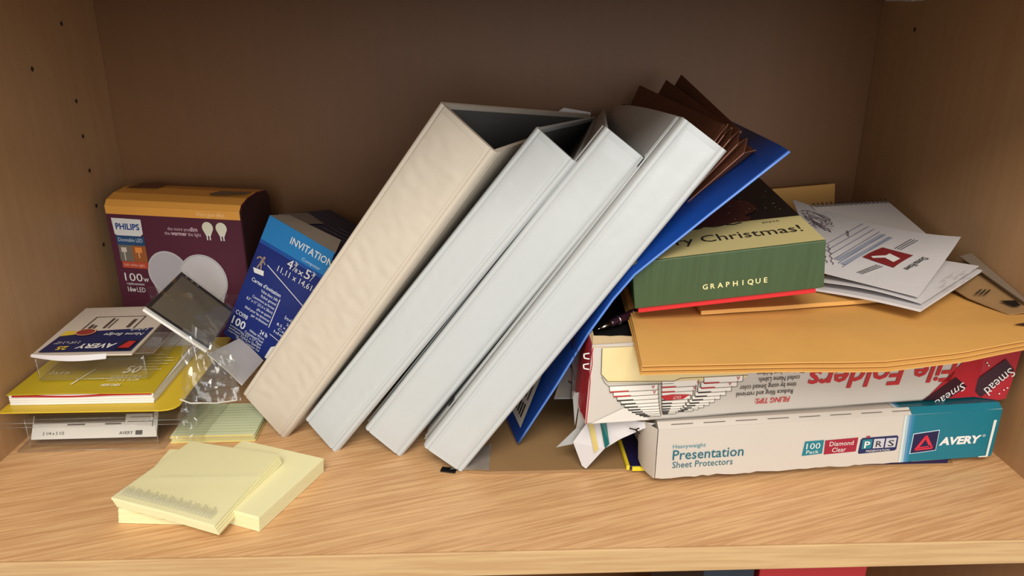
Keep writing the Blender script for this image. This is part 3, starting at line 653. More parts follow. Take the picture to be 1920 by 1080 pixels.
# loose white envelope under the blue carton
o = sheet('small_envelope', (.1555, .1640, .0700), (.1800, .1648, .0405), (.1822, .2200, .0372), (.1600, .2280, .0560), .0006, paper, None, 8, 8, lambda s, t_: V((0, 0, .0015*math.sin(3*s))), org=(.17, .19, .04))
tag(o, 'small plain white envelope tucked under the blue carton', 'envelope')
# crumpled clear bag
t = thing('plastic_bag', (.16, .16, .008), 'crumpled empty clear plastic bag between the sleeve and the notepad', 'bag')
def bag(s, t_): return V((.002*N(s*5, t_*4, 3), -.012*math.sin(math.pi*s)*math.sin(math.pi*t_)+.006*N(s*4, t_*4, 9)*min(1, t_*5), .004*N(s*6, t_*3, 6)*min(1, t_*4)))
sheet('front_film', (.1395, .1370, .0430), (.1790, .1520, .0330), (.1770, .1620, .0690), (.1440, .1520, .0980), 0, clearbag, t, 28, 28, bag)
sheet('back_film', (.1420, .1520, .0300), (.1800, .1580, .0300), (.1740, .1680, .0660), (.1450, .1680, .0960), 0, clearbag, t, 16, 16, lambda s, t_: V((0, .004*N(s*5, t_*5, 1), 0)))
bm = bmesh.new(); tube(bm, [V((.1395, .1370, .0430)), V((.1480, .1350, .0405)), V((.1560, .1360, .0400)), V((.1660, .1410, .0370)), V((.1790, .1490, .0350))], .0006, 6); put('seam', bm, M('bag_seam', (196, 194, 180), .3), t)
sheet('hanging_fold', (.1440, .1420, .0560), (.1520, .1400, .0420), (.150, .128, .010), (.1330, .130, .012), 0, clearbag, t, 12, 18, lambda s, t_: V((.003*N(s*4, t_*6, 3), .003*N(s*5, t_*5, 8), 0)))

# ------------------------------------------------------------------ sticky note pads
def pad(label, fr, w, d, h, skew=0.0, curl=0.0):
    t = thing('sticky_note_pad', fr.p(w/2, d/2, 0), label, 'sticky notes', 'yellow sticky note pads at the front of the shelf')
    n = 6
    for k in range(n):
        o0 = skew*(k/(n-1)); z0 = h*k/n
        bm = bmesh.new(); add_box(bm, fr, o0*.4+.0002*(k % 2), w+o0*.4, o0-.0002*(k % 2), d+o0, z0, z0+h/n*.985, .0002, 1, 0)
        put('note_block', bm, sticky if k == n-1 else sticky_side, t)
    return t, Fr(fr.p(skew*.4, skew, h), fr.u, fr.v)
pad('yellow sticky note pad lying flat underneath, leftmost of the three', Fr((.1285, .0372, .0002), (.997, -.075, 0), (.1, 1, 0)), .076, .076, .0112, .0015)
t, fp = pad('thick yellow sticky note pad on the right of the three, turned at an angle', Fr((.1588, .0533, .0002), (.924, -.382, 0), (.382, .924, 0)), .076, .077, .0118, .0008)
# top pad: tilted, wrapped
FL, FRR, BRR, BLL = V((.1286, .0378, .0215)), V((.2050, .0150, .0150)), V((.2290, .0885, .0212)), V((.1568, .1085, .0222))
t = thing('sticky_note_pad', (.18, .06, .012), 'yellow sticky note pad in crinkled film, lying on top of the other two', 'sticky notes', 'yellow sticky note pads at the front of the shelf')
def curl(s, t_): return V((0, 0, .0004*math.sin(7*s+3*t_)))
for k in range(4):
    dz = V((0, 0, -.0021*(3-k))); sh = V((.0006*(k-1), .0003*k, 0))
    sheet('note_block', FL+dz-sh, FRR+dz-sh, BRR+dz-sh, BLL+dz-sh, .0020, sticky if k == 3 else sticky_side, t, 10, 10, lambda s, t_: V((0, 0, -.0016*(1-t_)*max(0, s-.55)*2)), smooth=False)
def wr_(s, t_):
    z = .0009+.0010*max(0, N(s*3, t_*3, 2))
    z += .0016*math.exp(-((t_-.45-.35*(s-.5))/.05)**2)*(1 if s > .25 else s*4)
    if t_ < .16: z += .0008*abs(math.sin(s*62))*math.sin(math.pi*t_/.16)
    z += -.0016*(1-t_)*max(0, s-.55)*2
    return V((0, 0, z))
e1 = .001
sheet('film_wrap', FL+V((-.002, -.001, 0)), FRR+V((.001, -.002, 0)), BRR, BLL, 0, wrapm, t, 90, 60, wr_)
rib = []
bm = bmesh.new()
for k in range(30):
    s = .05+.030*k
    p0 = FL*(1-s)+FRR*s; q0 = BLL*(1-s)+BRR*s
    a_ = lerp(p0, q0, .020)+V((0, 0, .0020-.0014*max(0, s-.55)*2)); b_ = lerp(p0, q0, .135+.02*math.sin(k*2.3))+V((0, 0, .0022-.0014*max(0, s-.55)*2))
    tube(bm, [a_, lerp(a_, b_, .5)+V((0, 0, .0002)), b_], [.0004, .0008, .0003], 6)
put('film_ridge', bm, clear('film_ridges', (.90, .90, .86), .3, .2, 100, .7, .16), t, smooth=True)

# ------------------------------------------------------------------ right stack, from the shelf up
# flat kraft mailer on the shelf
o = outline('kraft_mailer', [(.3700, .0900), (.3850, .0880), (.5100, .0885), (.7480, .0875), (.7520, .1000), (.7500, .330), (.3700, .330)], lambda x, y: .0026+.0003*N(x*20, y*20), .0024, kraft_floor, None, (.56, .2, 0))
tag(o, 'flat brown kraft mailer lying on the shelf under the boxes', 'envelope')
t = thing('plastic_sleeve', (.375, .1, .003), 'scrap of clear plastic sleeve under the foot of the rightmost binder', 'sleeve')
sheet('film', (.3560, .0915, .0032), (.3860, .0895, .0034), (.3880, .1260, .0036), (.3740, .1180, .0036), .0003, clear('hazy_film', (.95, .95, .94), .15, .5, 60, 1.2, .14), t, 10, 10, lambda s, t_: V((0, 0, .0012*max(0, N(s*5, t_*5)))))
box('black_tab', Fr((.3480, .0925, 0), (1, -.25, 0), (.2, 1, 0)), 0, .012, 0, .006, .0002, .0014, black, t, .0002)
# purple and yellow pack under the sheet protectors
t = thing('page_pack', (.62, .12, .003), 'dark violet pack with yellow edges sticking out under the sheet protector box', 'package')
fr = Fr((.4935, .0862, .0027), (1, .004, 0), (.03, 1, 0))
box('body', fr, 0, .250, 0, .115, 0, .0036, M('violet_cover', (26, 20, 62), .35, .1), t, .0004)
box('yellow_spine', fr, -.0022, .0004, 0, .115, 0, .0040, M('bright_yellow', (222, 196, 40), .45, .04), t, .0003)
box('yellow_front', fr, .002, .022, -.0016, .0004, 0, .0034, M('bright_yellow', (222, 196, 40), .45, .04), t, .0003)
bm = bmesh.new()
for k in range(4): stroke(bm, Fr(fr.p(0, 0, .0036), fr.u, fr.v), [(.0145, .018+.012*k), (.0160, .021+.012*k), (.0175, .018+.012*k)], .0007, .0004)
put('printed_text', bm, greyprint, t)
# sheet protector carton
t = thing('sheet_protector_box', (.64, .18, .007), 'long white and teal carton of presentation sheet protectors, lowest box on the right', 'carton')
a, b = V((.5095, .0690, .0070)), V((.7791, .0904, .0070)); fr = Fr(a, b-a, (0, 0, 1)); wq = .2700; hq = .0445
BK = -.205
bm = bmesh.new(); add_box(bm, fr, .0006, wq, .0006, hq-.0037, BK, -.0006, .0004, 1); add_box(bm, fr, .0006, wq, hq-.0037, hq, BK, -.0046, .0004, 1); put('body', bm, card, t)
# front panel with the torn, toothed bottom edge
pts = [(0, 0.0)]
x = 0
while x < .195:
    x += .004+.004*random.random(); pts.append((min(x, .195), -.0012+.0017*random.random()))
pts += [(.205, -.0004), (wq-.001, .0), (wq, .001), (wq, hq-.003), (0, hq-.0035)]
fp = poly('front_panel', fr, pts, .0004, card, t, .0008)
tp = [(.1960, hq-.0034), (.2000, 0), (wq-.001, 0), (wq, .001), (wq, hq-.003)]
poly('teal_end_print', fr, tp, .0007, teal, t)
shade = [M('teal_fade_a', (196, 204, 202), .45), M('teal_fade_b', (150, 180, 188), .45), M('teal_fade_c', (84, 130, 168), .45), M('teal_fade_d', (40, 118, 150), .45)]
for k, sm in enumerate(shade):
    x0 = .1905+.0020*k
    poly('fade_print', fr, [(x0, hq-.0034), (x0+.0022, hq-.0034), (x0+.0022+.0022, -.0002), (x0+.0022, -.0002)], .00075+.00002*k, sm, t)
# chamfer strip between front and top with a line of perforation slots
bm = bmesh.new()
c0 = [fr.p(0, hq-.0034, .0004), fr.p(wq, hq-.003, .0004), fr.p(wq, hq+.0004, -.0045), fr.p(0, hq+.0004, -.0045)]
bm.faces.new([bm.verts.new(p) for p in c0]); put('tear_strip', bm, card, t)
cf = Fr(c0[0], fr.u, c0[3]-c0[0])
rects('perforation', cf, [(.010+.0245*k, .0030, .010+.0245*k+.0165, .0036) for k in range(8)], .0004, M('slot_shadow', (96, 86, 76), .7), t)
rect('teal_strip', cf, .1960, 0, wq, .0062, .0003, teal, t)
topf = Fr(fr.p(0, hq, 0), fr.u, -fr.n)
rect('teal_top_print', topf, .1900, .0045, wq-.001, .200, .0004, M('teal_top', (14, 84, 98), .35), t)
for k, sm in enumerate(shade): rect('fade_print', topf, .1842+.0015*k, .0045, .1857+.0015*k, .120, .0005, sm, t)
rect('pack_tag', topf, .2250, .0140, .2560, .0240, .0007, M('tag_pale', (196, 176, 170), .5), t)
lettering(topf, [('Pack', .2320, .0155, .0190, .0060, dict(bold=.01))], black, t, z=.0010)
rects('cut_marks', topf, [(.060, .0200, .075, .0206), (.128, .0195, .1400, .0203), (.144, .0195, .150, .0203)], .0007, black, t)
whl = poly('white_edge_print', fr, [(.2648, .0325), (.2672, .0325), (.2668, -.0002), (.2590, -.0002), (.2590, .0007), (.2650, .0009)], .0010, white, t)
tl_ = M('teal_lettering', (22, 96, 112), .5)
lettering(fr, [('Heavyweight', .0117, .0247, .0250, .0035)], M('teal_light_lettering', (70, 136, 150), .5), t, z=.0009)
lettering(fr, [('Presentation', .0121, .0150, .0545, .0086, dict(bold=.006)), ('Sheet Protectors', .0124, .0080, .0465, .0056)], tl_, t, z=.0009)
bd = poly('pack_badge', fr, [(.1130, .0112), (.1290, .0122), (.1290, .0240), (.1140, .0236)], .0007, M('badge_teal', (24, 116, 128), .45), t)
lettering(fr, [('100', .1155, .0170, .0110, .0052), ('Pack', .1160, .0130, .0100, .0030)], white, bd, z=.0010)
bd = poly('clear_badge', fr, [(.1305, .0112), (.1560, .0122), (.1562, .0243), (.1300, .0235)], .0007, M('badge_crimson', (148, 32, 52), .45), t)
lettering(fr, [('Diamond', .1338, .0184, .0190, .0040), ('Clear', .1365, .0130, .0110, .0040)], white, bd, z=.0010)
bd = poly('letter_badge', fr, [(.1590, .0098), (.1875, .0108), (.1890, .0120), (.1888, .0226), (.1875, .0240), (.1600, .0236), (.1585, .0222), (.1580, .0110)], .0007, M('badge_navy', (26, 36, 82), .45), t)
rect('letter_tile', fr, .1600, .0140, .1680, .0222, .0009, M('badge_teal', (24, 116, 128), .45), bd)
rect('letter_tile', fr, .1692, .0140, .1778, .0222, .0009, M('tile_grey', (186, 184, 190), .45), bd)
rect('letter_tile', fr, .1790, .0140, .1874, .0222, .0009, M('tile_grey', (186, 184, 190), .45), bd)
lettering(fr, [('P', .1618, .0150, .0046, .0058, dict(bold=.02)), ('PRESENTATION', .1640, .0112, .0190, .0018)], white, bd, z=.0012)
lettering(fr, [('R', .1712, .0152, .0048, .0054), ('S', .1810, .0152, .0048, .0054)], black, bd, z=.0012)
poly('pointer', fr, [(.1622, .0252), (.1658, .0252), (.1640, .0226)], .0011, M('badge_crimson', (148, 32, 52), .45), bd)
lg = poly('logo_border', fr, [(.2003, .0068), (.2218, .0085), (.2215, .0268), (.2003, .0248)], .0009, M('logo_pale', (190, 206, 216), .5), t)
poly('logo_panel', fr, [(.2009, .0075), (.2212, .0091), (.2209, .0261), (.2009, .0242)], .0011, M('logo_navy', (28, 26, 66), .45), lg)
bm = bmesh.new(); tri = [(.2040, .0105), (.2180, .0112), (.2112, .0226)]
stroke(bm, fr, tri+tri[:1], .0014, .0013); stroke(bm, fr, [(.2066, .0128), (.2112, .0202), (.2150, .0140)], .0010, .0013); stroke(bm, fr, [(.2060, .0122), (.2150, .0128)], .0010, .0013); put('logo_triangle', bm, M('logo_red', (204, 44, 62), .45), lg)
lettering(fr, [('AVERY', .2232, .0132, .0345, .0066, dict(bold=.045, shear=.12))], white, t, z=.0010)
bm = bmesh.new(); ring_poly(bm, fr, .2596, .0192, .0007, .0007, .0004, .0010, 14); put('registered_mark', bm, white, t)
# open left end with curled flap
sheet('end_flap', fr.p(-.0006, .0, .0002), fr.p(-.0006, hq-.003, .0002), fr.p(-.0090, hq-.001, -.020), fr.p(-.0062, .003, -.022), .0008, card, t, 6, 6, lambda s, t_: fr.u*(-.002*math.sin(math.pi*t_)))
# torn lid piece hanging out at the left
t = thing('torn_carton_flap', (.48, .09, .003), 'torn white carton flap with teal stripe hanging below the file folder box', 'carton scrap')
FT = lambda pts, nm, mat, par, th=.0006, dz=0: None
def skin(name, pts, mat, parent, off=V((0, 0, 0)), th=.0006):
    bm = bmesh.new(); f = bm.faces.new([bm.verts.new(V(p)+off) for p in pts]); bm.normal_update(); nn = f.normal.copy()
    bmesh.ops.triangulate(bm, faces=[f])
    if th: bmesh.ops.solidify(bm, geom=list(bm.faces), thickness=th)
    bmesh.ops.recalc_face_normals(bm, faces=bm.faces)
    return put(name, bm, mat, parent)
skin('flap', [(.4500, .0900, .0260), (.4572, .0885, .0060), (.4600, .0860, .0048), (.4730, .0830, .0240), (.4840, .0800, .0340), (.5085, .0760, .0490), (.4640, .0900, .0490)], paper, t)
OF = V((-.0003, -.0010, 0))
skin('teal_stripe', [(.4690, .0877, .0490), (.4738, .0870, .0490), (.4765, .0813, .0300), (.4735, .0820, .0255)], teal_d, t, OF*1.2, 0)
skin('yellow_stripe', [(.4610, .0890, .0440), (.4650, .0888, .0440), (.4690, .0842, .0240), (.4660, .0848, .0200)], M('pale_gold', (196, 176, 104), .6), t, OF*1.3, 0)
bm = bmesh.new()
fy = Fr(V((.4890, .0762, .0405)), (1, -.15, 0), (0, -.1, 1)); stroke(bm, fy, [(.0005, .0052), (.0052, .0042), (.0085, .0008)], .0012, 0); stroke(bm, fy, [(.0052, .0042), (.0078, .0060)], .0012, 0)
put('printed_letter', bm, black, t)
t = thing('film_scrap', (.45, .1, .02), 'torn grey plastic film scrap left of the red file box end', 'sleeve')
hz = clear('grey_film', (.62, .62, .60), .2, .4, 60, 1.2, .35)
skin('film', [(.4378, .0960, .0180), (.4500, .0930, .0225), (.4630, .0940, .0330), (.4640, .0945, .0480), (.4545, .0960, .0530), (.4530, .0970, .0340)], hz, t, th=.0004)
skin('film_wing', [(.4520, .0975, .0360), (.4500, .1010, .0620), (.4560, .0990, .0640)], hz, t, th=.0004)
t = thing('document_sleeve', (.452, .14, .045), 'dark grey plastic document sleeve between the blue folder and the red box end', 'sleeve')
dg = clear('smoky_film', (.30, .30, .31), .15, .3, 40, 1.4, .12)
sheet('front_film', (.4375, .1195, .0480), (.4575, .1195, .0480), (.4560, .1180, .1120), (.4530, .1080, .1140), .0005, dg, t, 8, 8)
bm = bmesh.new(); tube(bm, [(.4375, .1190, .0480), (.4575, .1190, .0480)], .0006, 6); put('seam', bm, M('smoky_seam', (96, 98, 100), .4), t)
# file folder carton
t = thing('file_folder_box', (.6, .18, .052), 'white and red file folder carton lying upside down with torn open top', 'carton')
a, b = V((.4558, .0697, .0530)), V((.7265, .0976, .0530)); fr = Fr(a, b-a, (0, 0, 1)); wf, hf, df = .3085, .0625, .215
whitef = card
poly('bottom_panel', Fr(fr.p(0, .001, 0), fr.u, -fr.n), [(0, 0), (wf, 0), (wf, df), (.046, df), (.001, .050)], 0, whitef, t, .001)
fpan = sheet('front_panel', fr.p(0, 0, 0), fr.p(wf, 0, 0), fr.p(wf, hf, 0), fr.p(.0032, hf, 0), .0010, whitef, t, 8, 4, smooth=False)
box('back_panel', fr, .046, wf, 0, hf, -df, -df+.001, whitef, t, .0003)
box('top_panel', fr, .055, wf, hf-.001, hf, -df, -.001, whitef, t, .0003)
redc = M('red_carton', (168, 34, 44), .42, .12, 60); plumc = M('black_plum_print', (52, 20, 32), .42, .1)
# left end: red flap, crumpled, with dark pattern
def endf(s, t_): return fr.u*(-.0012*math.sin(math.pi*s)*(.6+.4*N(s*3, t_*4, 2)) + .0010*N(s*7, t_*7, 5))
sheet('end_panel', fr.p(.0004, 0, 0), fr.p(.003, .002, -.050), fr.p(.0085, hf+.001, -.050), fr.p(.0034, hf-.002, 0), .0008, redc, t, 14, 14, endf)
sheet('end_panel', fr.p(.003, .002, -.050), fr.p(.046, .002, -df), fr.p(.046, hf, -df), fr.p(.0085, hf+.001, -.050), .0008, redc, t, 6, 6)
bm = bmesh.new(); ef = Fr(fr.p(-.0030, .002, -.004), -fr.n, (0, 0, 1)); ef = ef if ef.n.x < 0 else Fr(fr.p(-.0030, .002, -.046), fr.n, (0, 0, 1))
for k, (x0, y0) in enumerate(((.004, .012), (.006, .026), (.010, .038), (.012, .050))): stroke(bm, ef, [(x0, y0), (x0+.010, y0+.004), (x0+.022, y0-.001)], .0016, .0012)
stroke(bm, ef, [(.014, .0), (.016, .020), (.012, .040), (.018, .058)], .0030, .0010)
put('dark_pattern', bm, plumc, t)
bm = bmesh.new()
for y0 in (.0525, .0445): stroke(bm, fr, [(.0012, y0), (-.0026, y0+.001), (-.0030, y0+.004), (.0010, y0+.0045)], .0009, .0012)
put('white_scuff', bm, white, t)
# torn rim around the opening
def rim(pts, nm='torn_rim'):
    bm = bmesh.new(); tube(bm, pts, .0013, 6); put(nm, bm, kraft_in, t, smooth=True)
sheet('torn_front_rim', fr.p(.0035, hf-.001, .0002), fr.p(.0560, hf-.0040, .0002), fr.p(.0560, hf-.0002, -.0090), fr.p(.0060, hf+.0025, -.0105), .0008, kraft_in, t, 12, 3, lambda s, t_: V((0, 0, .0010*N(s*9, t_*2, 1)*t_)) + fr.n*(.0016*N(s*11, t_, 6)*t_))
sheet('torn_side_rim', fr.p(.0035, hf-.001, .0002), fr.p(.0060, hf+.0025, -.0105), fr.p(.0105, hf+.0030, -.042), fr.p(.0075, hf+.0015, -.042), .0008, kraft_in, t, 6, 6)
# upside-down print on the front
def flipped(u0, u1): return dict(flip=True)
lettering(fr, [('File Folders', .2880, .0322, .1200, .0170, dict(flip=True, bold=.022, shear=.16))], redp, t, z=.0008)
lettering(fr, [('FILING TIPS:', .1555, .0118, .0275, .0044, dict(flip=True, shear=.2, bold=.015))], M('tips_red', (190, 50, 52), .5), t, z=.0008)
lettering(fr, [('Reduce filing and retrieval', .1570, .0178, .0440, .0040, dict(flip=True)), ('time by using Smead color', .1590, .0232, .0440, .0040, dict(flip=True)), ('coded Name Labels.', .1610, .0288, .0325, .0040, dict(flip=True)), ('Eliminate lost folders', .1640, .0344, .0370, .0040, dict(flip=True)), ('by marking their', .1650, .0398, .0280, .0040, dict(flip=True)), ('use in Smead', .1660, .0448, .0240, .0040, dict(flip=True))], black, t, z=.0008)
# printed fan of folders, stacked rows getting narrower downwards
mani = poly('manila_folder_print', fr, [(.0100, .0600), (.0102, .0400), (.0125, .0370), (.0150, .0330), (.0640, .0300), (.1120, .0290), (.1190, .0300), (.1210, .0380), (.1210, .0600)], .0008, cream, t)
bm = bmesh.new()
stroke(bm, fr, [(.0100, .0600), (.0102, .0400), (.0150, .0340), (.0640, .0308), (.0690, .0328), (.1200, .0320)], .0005, .0010)
stroke(bm, fr, [(.0105, .0380), (.0130, .0330), (.0160, .0300), (.0640, .0290)], .0004, .0010)
put('folder_outline', bm, M('outline_grey', (92, 86, 70), .6), t)
tabw = M('tab_white', (232, 226, 214), .5); 
rows = 10
yy = .0300
for k in range(rows):
    h_ = .0050-.00036*k; xl = .0165+.0029*k; xr = .1165-.0040*k; wk = xr-xl
    yb = yy-h_
    tabs = [(xl, xl+wk*.36), (xl+wk*.385, xl+wk*.66), (xl+wk*.70, xr)]
    offs = (.0, .0010, .0022)
    bmw = bmesh.new(); bmr = bmesh.new(); bmo = bmesh.new()
    for (x0, x1), of in zip(tabs, offs):
        q = [(x0, yy+of), (x1, yy+of-.0006), (x1, yb+of-.0002), (x0+.0006, yb+of)]
        bmw.faces.new([bmw.verts.new(fr.p(x, y, .0009+.00002*k)) for x, y in q])
        stroke(bmo, fr, [(x0, yy+of), (x0+.0006, yb+of), (x1, yb+of-.0002), (x1, yy+of)], .0004, .0012)
        stroke(bmr, fr, [(x0+.0004, yb+of+.0006), (x0+(x1-x0)*.40, yb+of+.0004)], .0010, .0013)
    put('tab_row', bmw, tabw, t); put('tab_outline', bmo, M('outline_grey', (92, 86, 70), .6), t); put('tab_colour_bar', bmr, redp if k < 2 else M('bar_dark', (52, 48, 46), .5), t)
    yy = yb+.0008
lettering(fr, [('A', .0500, .0288, .0024, .0028, dict(flip=True)), ('A', .0512, .0246, .0024, .0028, dict(flip=True)), ('A', .0838, .0300, .0024, .0028, dict(flip=True)), ('A', .0812, .0260, .0024, .0028, dict(flip=True)), ('A', .1140, .0316, .0026, .0030, dict(flip=True)), ('A', .1080, .0274, .0024, .0028, dict(flip=True))], redp, t, z=.0015)
ot = poly('red_out_tab', fr, [(.0560, .0180), (.0590, .0160), (.0720, .0162), (.0770, .0195), (.0640, .0205), (.0560, .0200)], .0016, redp, t)
lettering(fr, [('OUT', .0700, .0192, .0060, .0022, dict(flip=True))], white, ot, z=.0019)
poly('white_patch', fr, [(.0040, .0008), (.0330, .0140), (.0480, .0005)], .0009, M('carton_patch', (214, 208, 198), .5), t)
# red corner with black diagonal name strips; the right end flap stands open towards the wall
poly('red_corner_print', fr, [(.2660, .0006), (wf, .0006), (wf, .0400), (.2990, .0400)], .0008, redc, t)
st = poly('name_strip', fr, [(.2640, .0006), (.2880, .0190), (.2995, .0102), (.2860, .0006)], .0010, plumc, t)
lettering(Fr(fr.p(.2952, .0145, 0), -fr.u-fr.v*.72, fr.u*.6-fr.v), [('Smead', 0, 0, .0270, .0075, dict(shear=.2))], white, st, z=.0014)
fl2 = Fr(fr.p(wf, 0, 0), fr.u*.93+fr.n*.36, (0, 0, 1))
poly('end_flap', fl2, [(0, 0), (.0165, -.0008), (.0215, .0010), (.0230, .0120), (.0245, .0420), (0, .0420)], .0, redc, t, .0008)
st = poly('name_strip', fl2, [(-.0060, .0100), (.0045, .0010), (.0225, .0260), (.0150, .0345)], .0012, plumc, t)
f5 = Fr(fl2.p(.0205, .0270, 0), -fl2.u*.62-fl2.v*.86, fl2.u*.8-fl2.v*.6)
lettering(f5, [('Smead', 0, -.0020, .0260, .0075, dict(shear=.2))], white, st, z=.0018) if f5.n.dot(fl2.n) > 0 else None
bm = bmesh.new()
for x_, y_ in ((.0030, .0300), (.0045, .0280), (.0100, .0070), (.0160, .0055), (.0185, .0090), (.0205, .0110)): bm.faces.new([bm.verts.new(fl2.p(x, y, .0016)) for x, y in disc_pts(x_, y_, .0006, .0006, 10)])
put('worn_spot', bm, white, t)
# black folder lying in the open carton
o = outline('black_folder', [(.4640, .0850), (.5400, .0920), (.5350, .2300), (.4640, .2250)], lambda x, y: .1118+.0004*N(x*30, y*30), .0020, blackp, None, (.50, .15, .1075))
tag(o, 'black folder lying in the torn open top of the file folder box', 'folder')
# pen
t = thing('ballpoint_pen', (.48, .11, .114), 'dark purple ballpoint pen with silver tip in the torn box opening', 'pen')
p0, p1 = V((.4665, .0960, .1165)), V((.5080, .1270, .1205)); dd = (p1-p0).normalized()
penm = M('dark_plum_plastic', (44, 22, 34), .25, .05, coat=.4)
bm = bmesh.new(); tube(bm, [p0, p0+dd*.004], [.0004, .0007], 10); tube(bm, [p0+dd*.004, p0+dd*.0125], [.0010, .0022], 12); put('tip', bm, chrome, t, smooth=True)
bm = bmesh.new(); tube(bm, [p0+dd*.0125, p0+dd*.0145, p0+dd*.034, p0+dd*.040], [.0022, .0028, .0034, .0034], 14); put('barrel', bm, penm, t, smooth=True)
bm = bmesh.new(); tube(bm, [p0+dd*.0200, p0+dd*.0206, p0+dd*.0212], [.0037, .0040, .0037], 14); tube(bm, [p0+dd*.0352, p0+dd*.0358, p0+dd*.0364], [.0036, .0039, .0036], 14); put('grip_ring', bm, chrome, t, smooth=True)

# kraft envelopes on the carton
def kz(dz):
    def f(x, y):
        z = .1216 - .0052*max(0, min(1, (.085-y)/.055))**1.3
        z += .0035*max(0, (x-.70)/.08)*max(0, min(1, (.12-y)/.08)) - .0014*math.exp(-((x-.648)/.05)**2)*max(0, (.09-y)/.06)
        return z+dz+.0003*N(x*25, y*25)
    return f
names = ['topmost kraft envelope of the stack of three on the file folder box', 'middle kraft envelope of the stack of three on the file folder box', 'lowest kraft envelope of the stack of three on the file folder box']
for k in range(3):
    e = .0014*k; dz = -.0022*k
    o = outline('kraft_envelope', [(.4865-e*.5, .0335-e), (.5600, .0345-e), (.6500, .0372-e*1.6), (.7100, .0455-e*1.4), (.7640, .0565-e), (.7880, .0620-e), (.7880, .0900), (.7660, .1640), (.7400, .2480), (.5040-e, .2500)], kz(dz), .0010, kraft, None, (.63, .14, .118+dz), 5)
    tag(o, names[k], 'envelope', 'kraft envelopes stacked on the file folder box')
    if k == 0:
        pr = V((.7620, .0760))
        fq = Fr((.7615, .0770, kz(0)(.772, .08)+.0006), (1, 0, .02), (0, 1, .02))
        poly('dark_triangle', fq, [(0, 0), (.024, -.010), (.026, .006)], 0.0004, M('triangle_dark', (60, 36, 26), .6), o)  # flat dark triangle laid on the envelope near its right edge
# second kraft envelope under the green box
o = outline('kraft_envelope', [(.5440, .1050), (.5600, .1065), (.7120, .1280), (.7300, .1500), (.7250, .3000), (.5500, .3000)], lambda x, y: .1262+.0010*max(0, (x-.6)/.1)+.0006*N(x*22, y*22), .0032, kraft, None, (.63, .2, .124), 5)
tag(o, 'thick kraft envelope directly under the green box and loose papers', 'envelope')
# torn kraft mailer squeezed against the right wall
t = thing('torn_mailer', (.77, .14, .12), 'torn kraft mailer scrap squeezed against the right wall', 'envelope')
skin('kraft_piece', [(.7520, .1850, .1290), (.7880, .1700, .1330), (.7895, .0980, .1245), (.7720, .0980, .1225), (.7600, .1300, .1240)], kraft_floor, t, th=.0008)
skin('grey_strip', [(.7840, .1850, .1400), (.7900, .1800, .1440), (.7905, .1050, .1290), (.7870, .1050, .1290)], M('grey_padding', (122, 106, 90), .6, .1), t, th=.0012)
skin('dark_print', [(.7750, .1150, .1262), (.7850, .1120, .1275), (.7840, .1040, .1262), (.7790, .1050, .1255)], black, t, V((0, -.0005, .0015)), 0)
bm = bmesh.new(); fq = Fr((.7640, .1270, .1272), (1, -.35, .05), (.35, 1, .1))
for k in range(3): stroke(bm, fq, [(.003*k, 0), (.006+.003*k, .010)], .0014, .0014)
put('dark_stripe', bm, M('stripe_dark', (54, 46, 34), .6), t)
# spiral notepad
t = thing('spiral_notepad', (.74, .26, .13), 'white spiral notepad lying at the back beside the right wall', 'notepad')
c00, c10, c11, c01 = V((.6900, .1900, .1440)), V((.7830, .2000, .1395)), V((.7800, .3050, .1600)), V((.6960, .2850, .1610))
for k in range(3): sheet('page', c00-V((0, 0, .0016*k)), c10-V((0, 0, .0016*k)), c11-V((0, 0, .0016*k)), c01-V((0, 0, .0016*k)), .0014, M('notepad_paper', (196, 190, 186), .7, .02), t, 4, 4)
bm = bmesh.new()
for k in range(18):
    p = lerp(c01, c11, (k+.5)/18); d0 = (c00-c01).normalized()
    tube(bm, [p+d0*.0035+V((0, 0, .0006)), p+V((0, .0012, .0022)), p+V((0, .0030, .0002)), p+V((0, .0012, -.0035))], .00045, 6)
put('spiral_wire', bm, M('dark_wire', (104, 94, 84), .4, .05, metal=.5), t)
bm = bmesh.new()
nf = Fr(lerp(c01, c11, .0)+V((0, 0, .0004)), c11-c01, c01-c00)
for k in range(18):
    x_ = (c11-c01).length*(k+.5)/18; bm.faces.new([bm.verts.new(nf.p(x, y, .0009)) for x, y in ((x_-.0009, -.0060), (x_+.0009, -.0060), (x_+.0009, -.0036), (x_-.0009, -.0036))])
put('punched_hole', bm, M('hole_shadow', (60, 50, 44), .7), t)
# manila envelope standing at the back
o = sheet('manila_envelope', (.690, .384, .0), (.782, .386, .0), (.7640, .3880, .1600), (.6960, .3880, .1545), .0020, kraft, None, 6, 10, org=(.735, .385, 0))
tag(o, 'manila envelope standing upright against the back panel', 'envelope')
# loose papers
def papers(name, label, c, mat=paper, th=.0006, f=None, nx=16):
    o = sheet(name, *c, th, mat, None, nx, nx, f, org=c[0]); return tag(o, label, 'paper', 'loose papers beside the green box')
papers('paper_bundle', 'thick folded paper bundle at the bottom of the loose papers', [(.6420, .1400, .1300), (.6960, .0840, .1335), (.7850, .1560, .1385), (.7200, .2100, .1330)], paper, .0020, lambda s, t_: V((0, 0, .0012*math.sin(math.pi*s))))
o = papers('printed_paper', 'white printed page between the paper bundle and the sheet with the red square', [(.6430, .1420, .1355), (.6985, .0885, .1365), (.7805, .1540, .1425), (.7240, .2080, .1400)], paper, .0005, lambda s, t_: V((0, 0, .0025*math.sin(math.pi*s)*(1-t_))))
pf_ = Fr((.7560, .1180, .1422), V((.0820, .0655, .005)), V((-.0565, .0540, 0)))
rects('faint_print', pf_, [(-.030+.012*k, .004+.0042*j, -.022+.012*k, .0048+.0042*j) for k in range(4) for j in range(4) if (k+j) % 3], .0020, M('faint_grey', (176, 172, 170), .7), o)
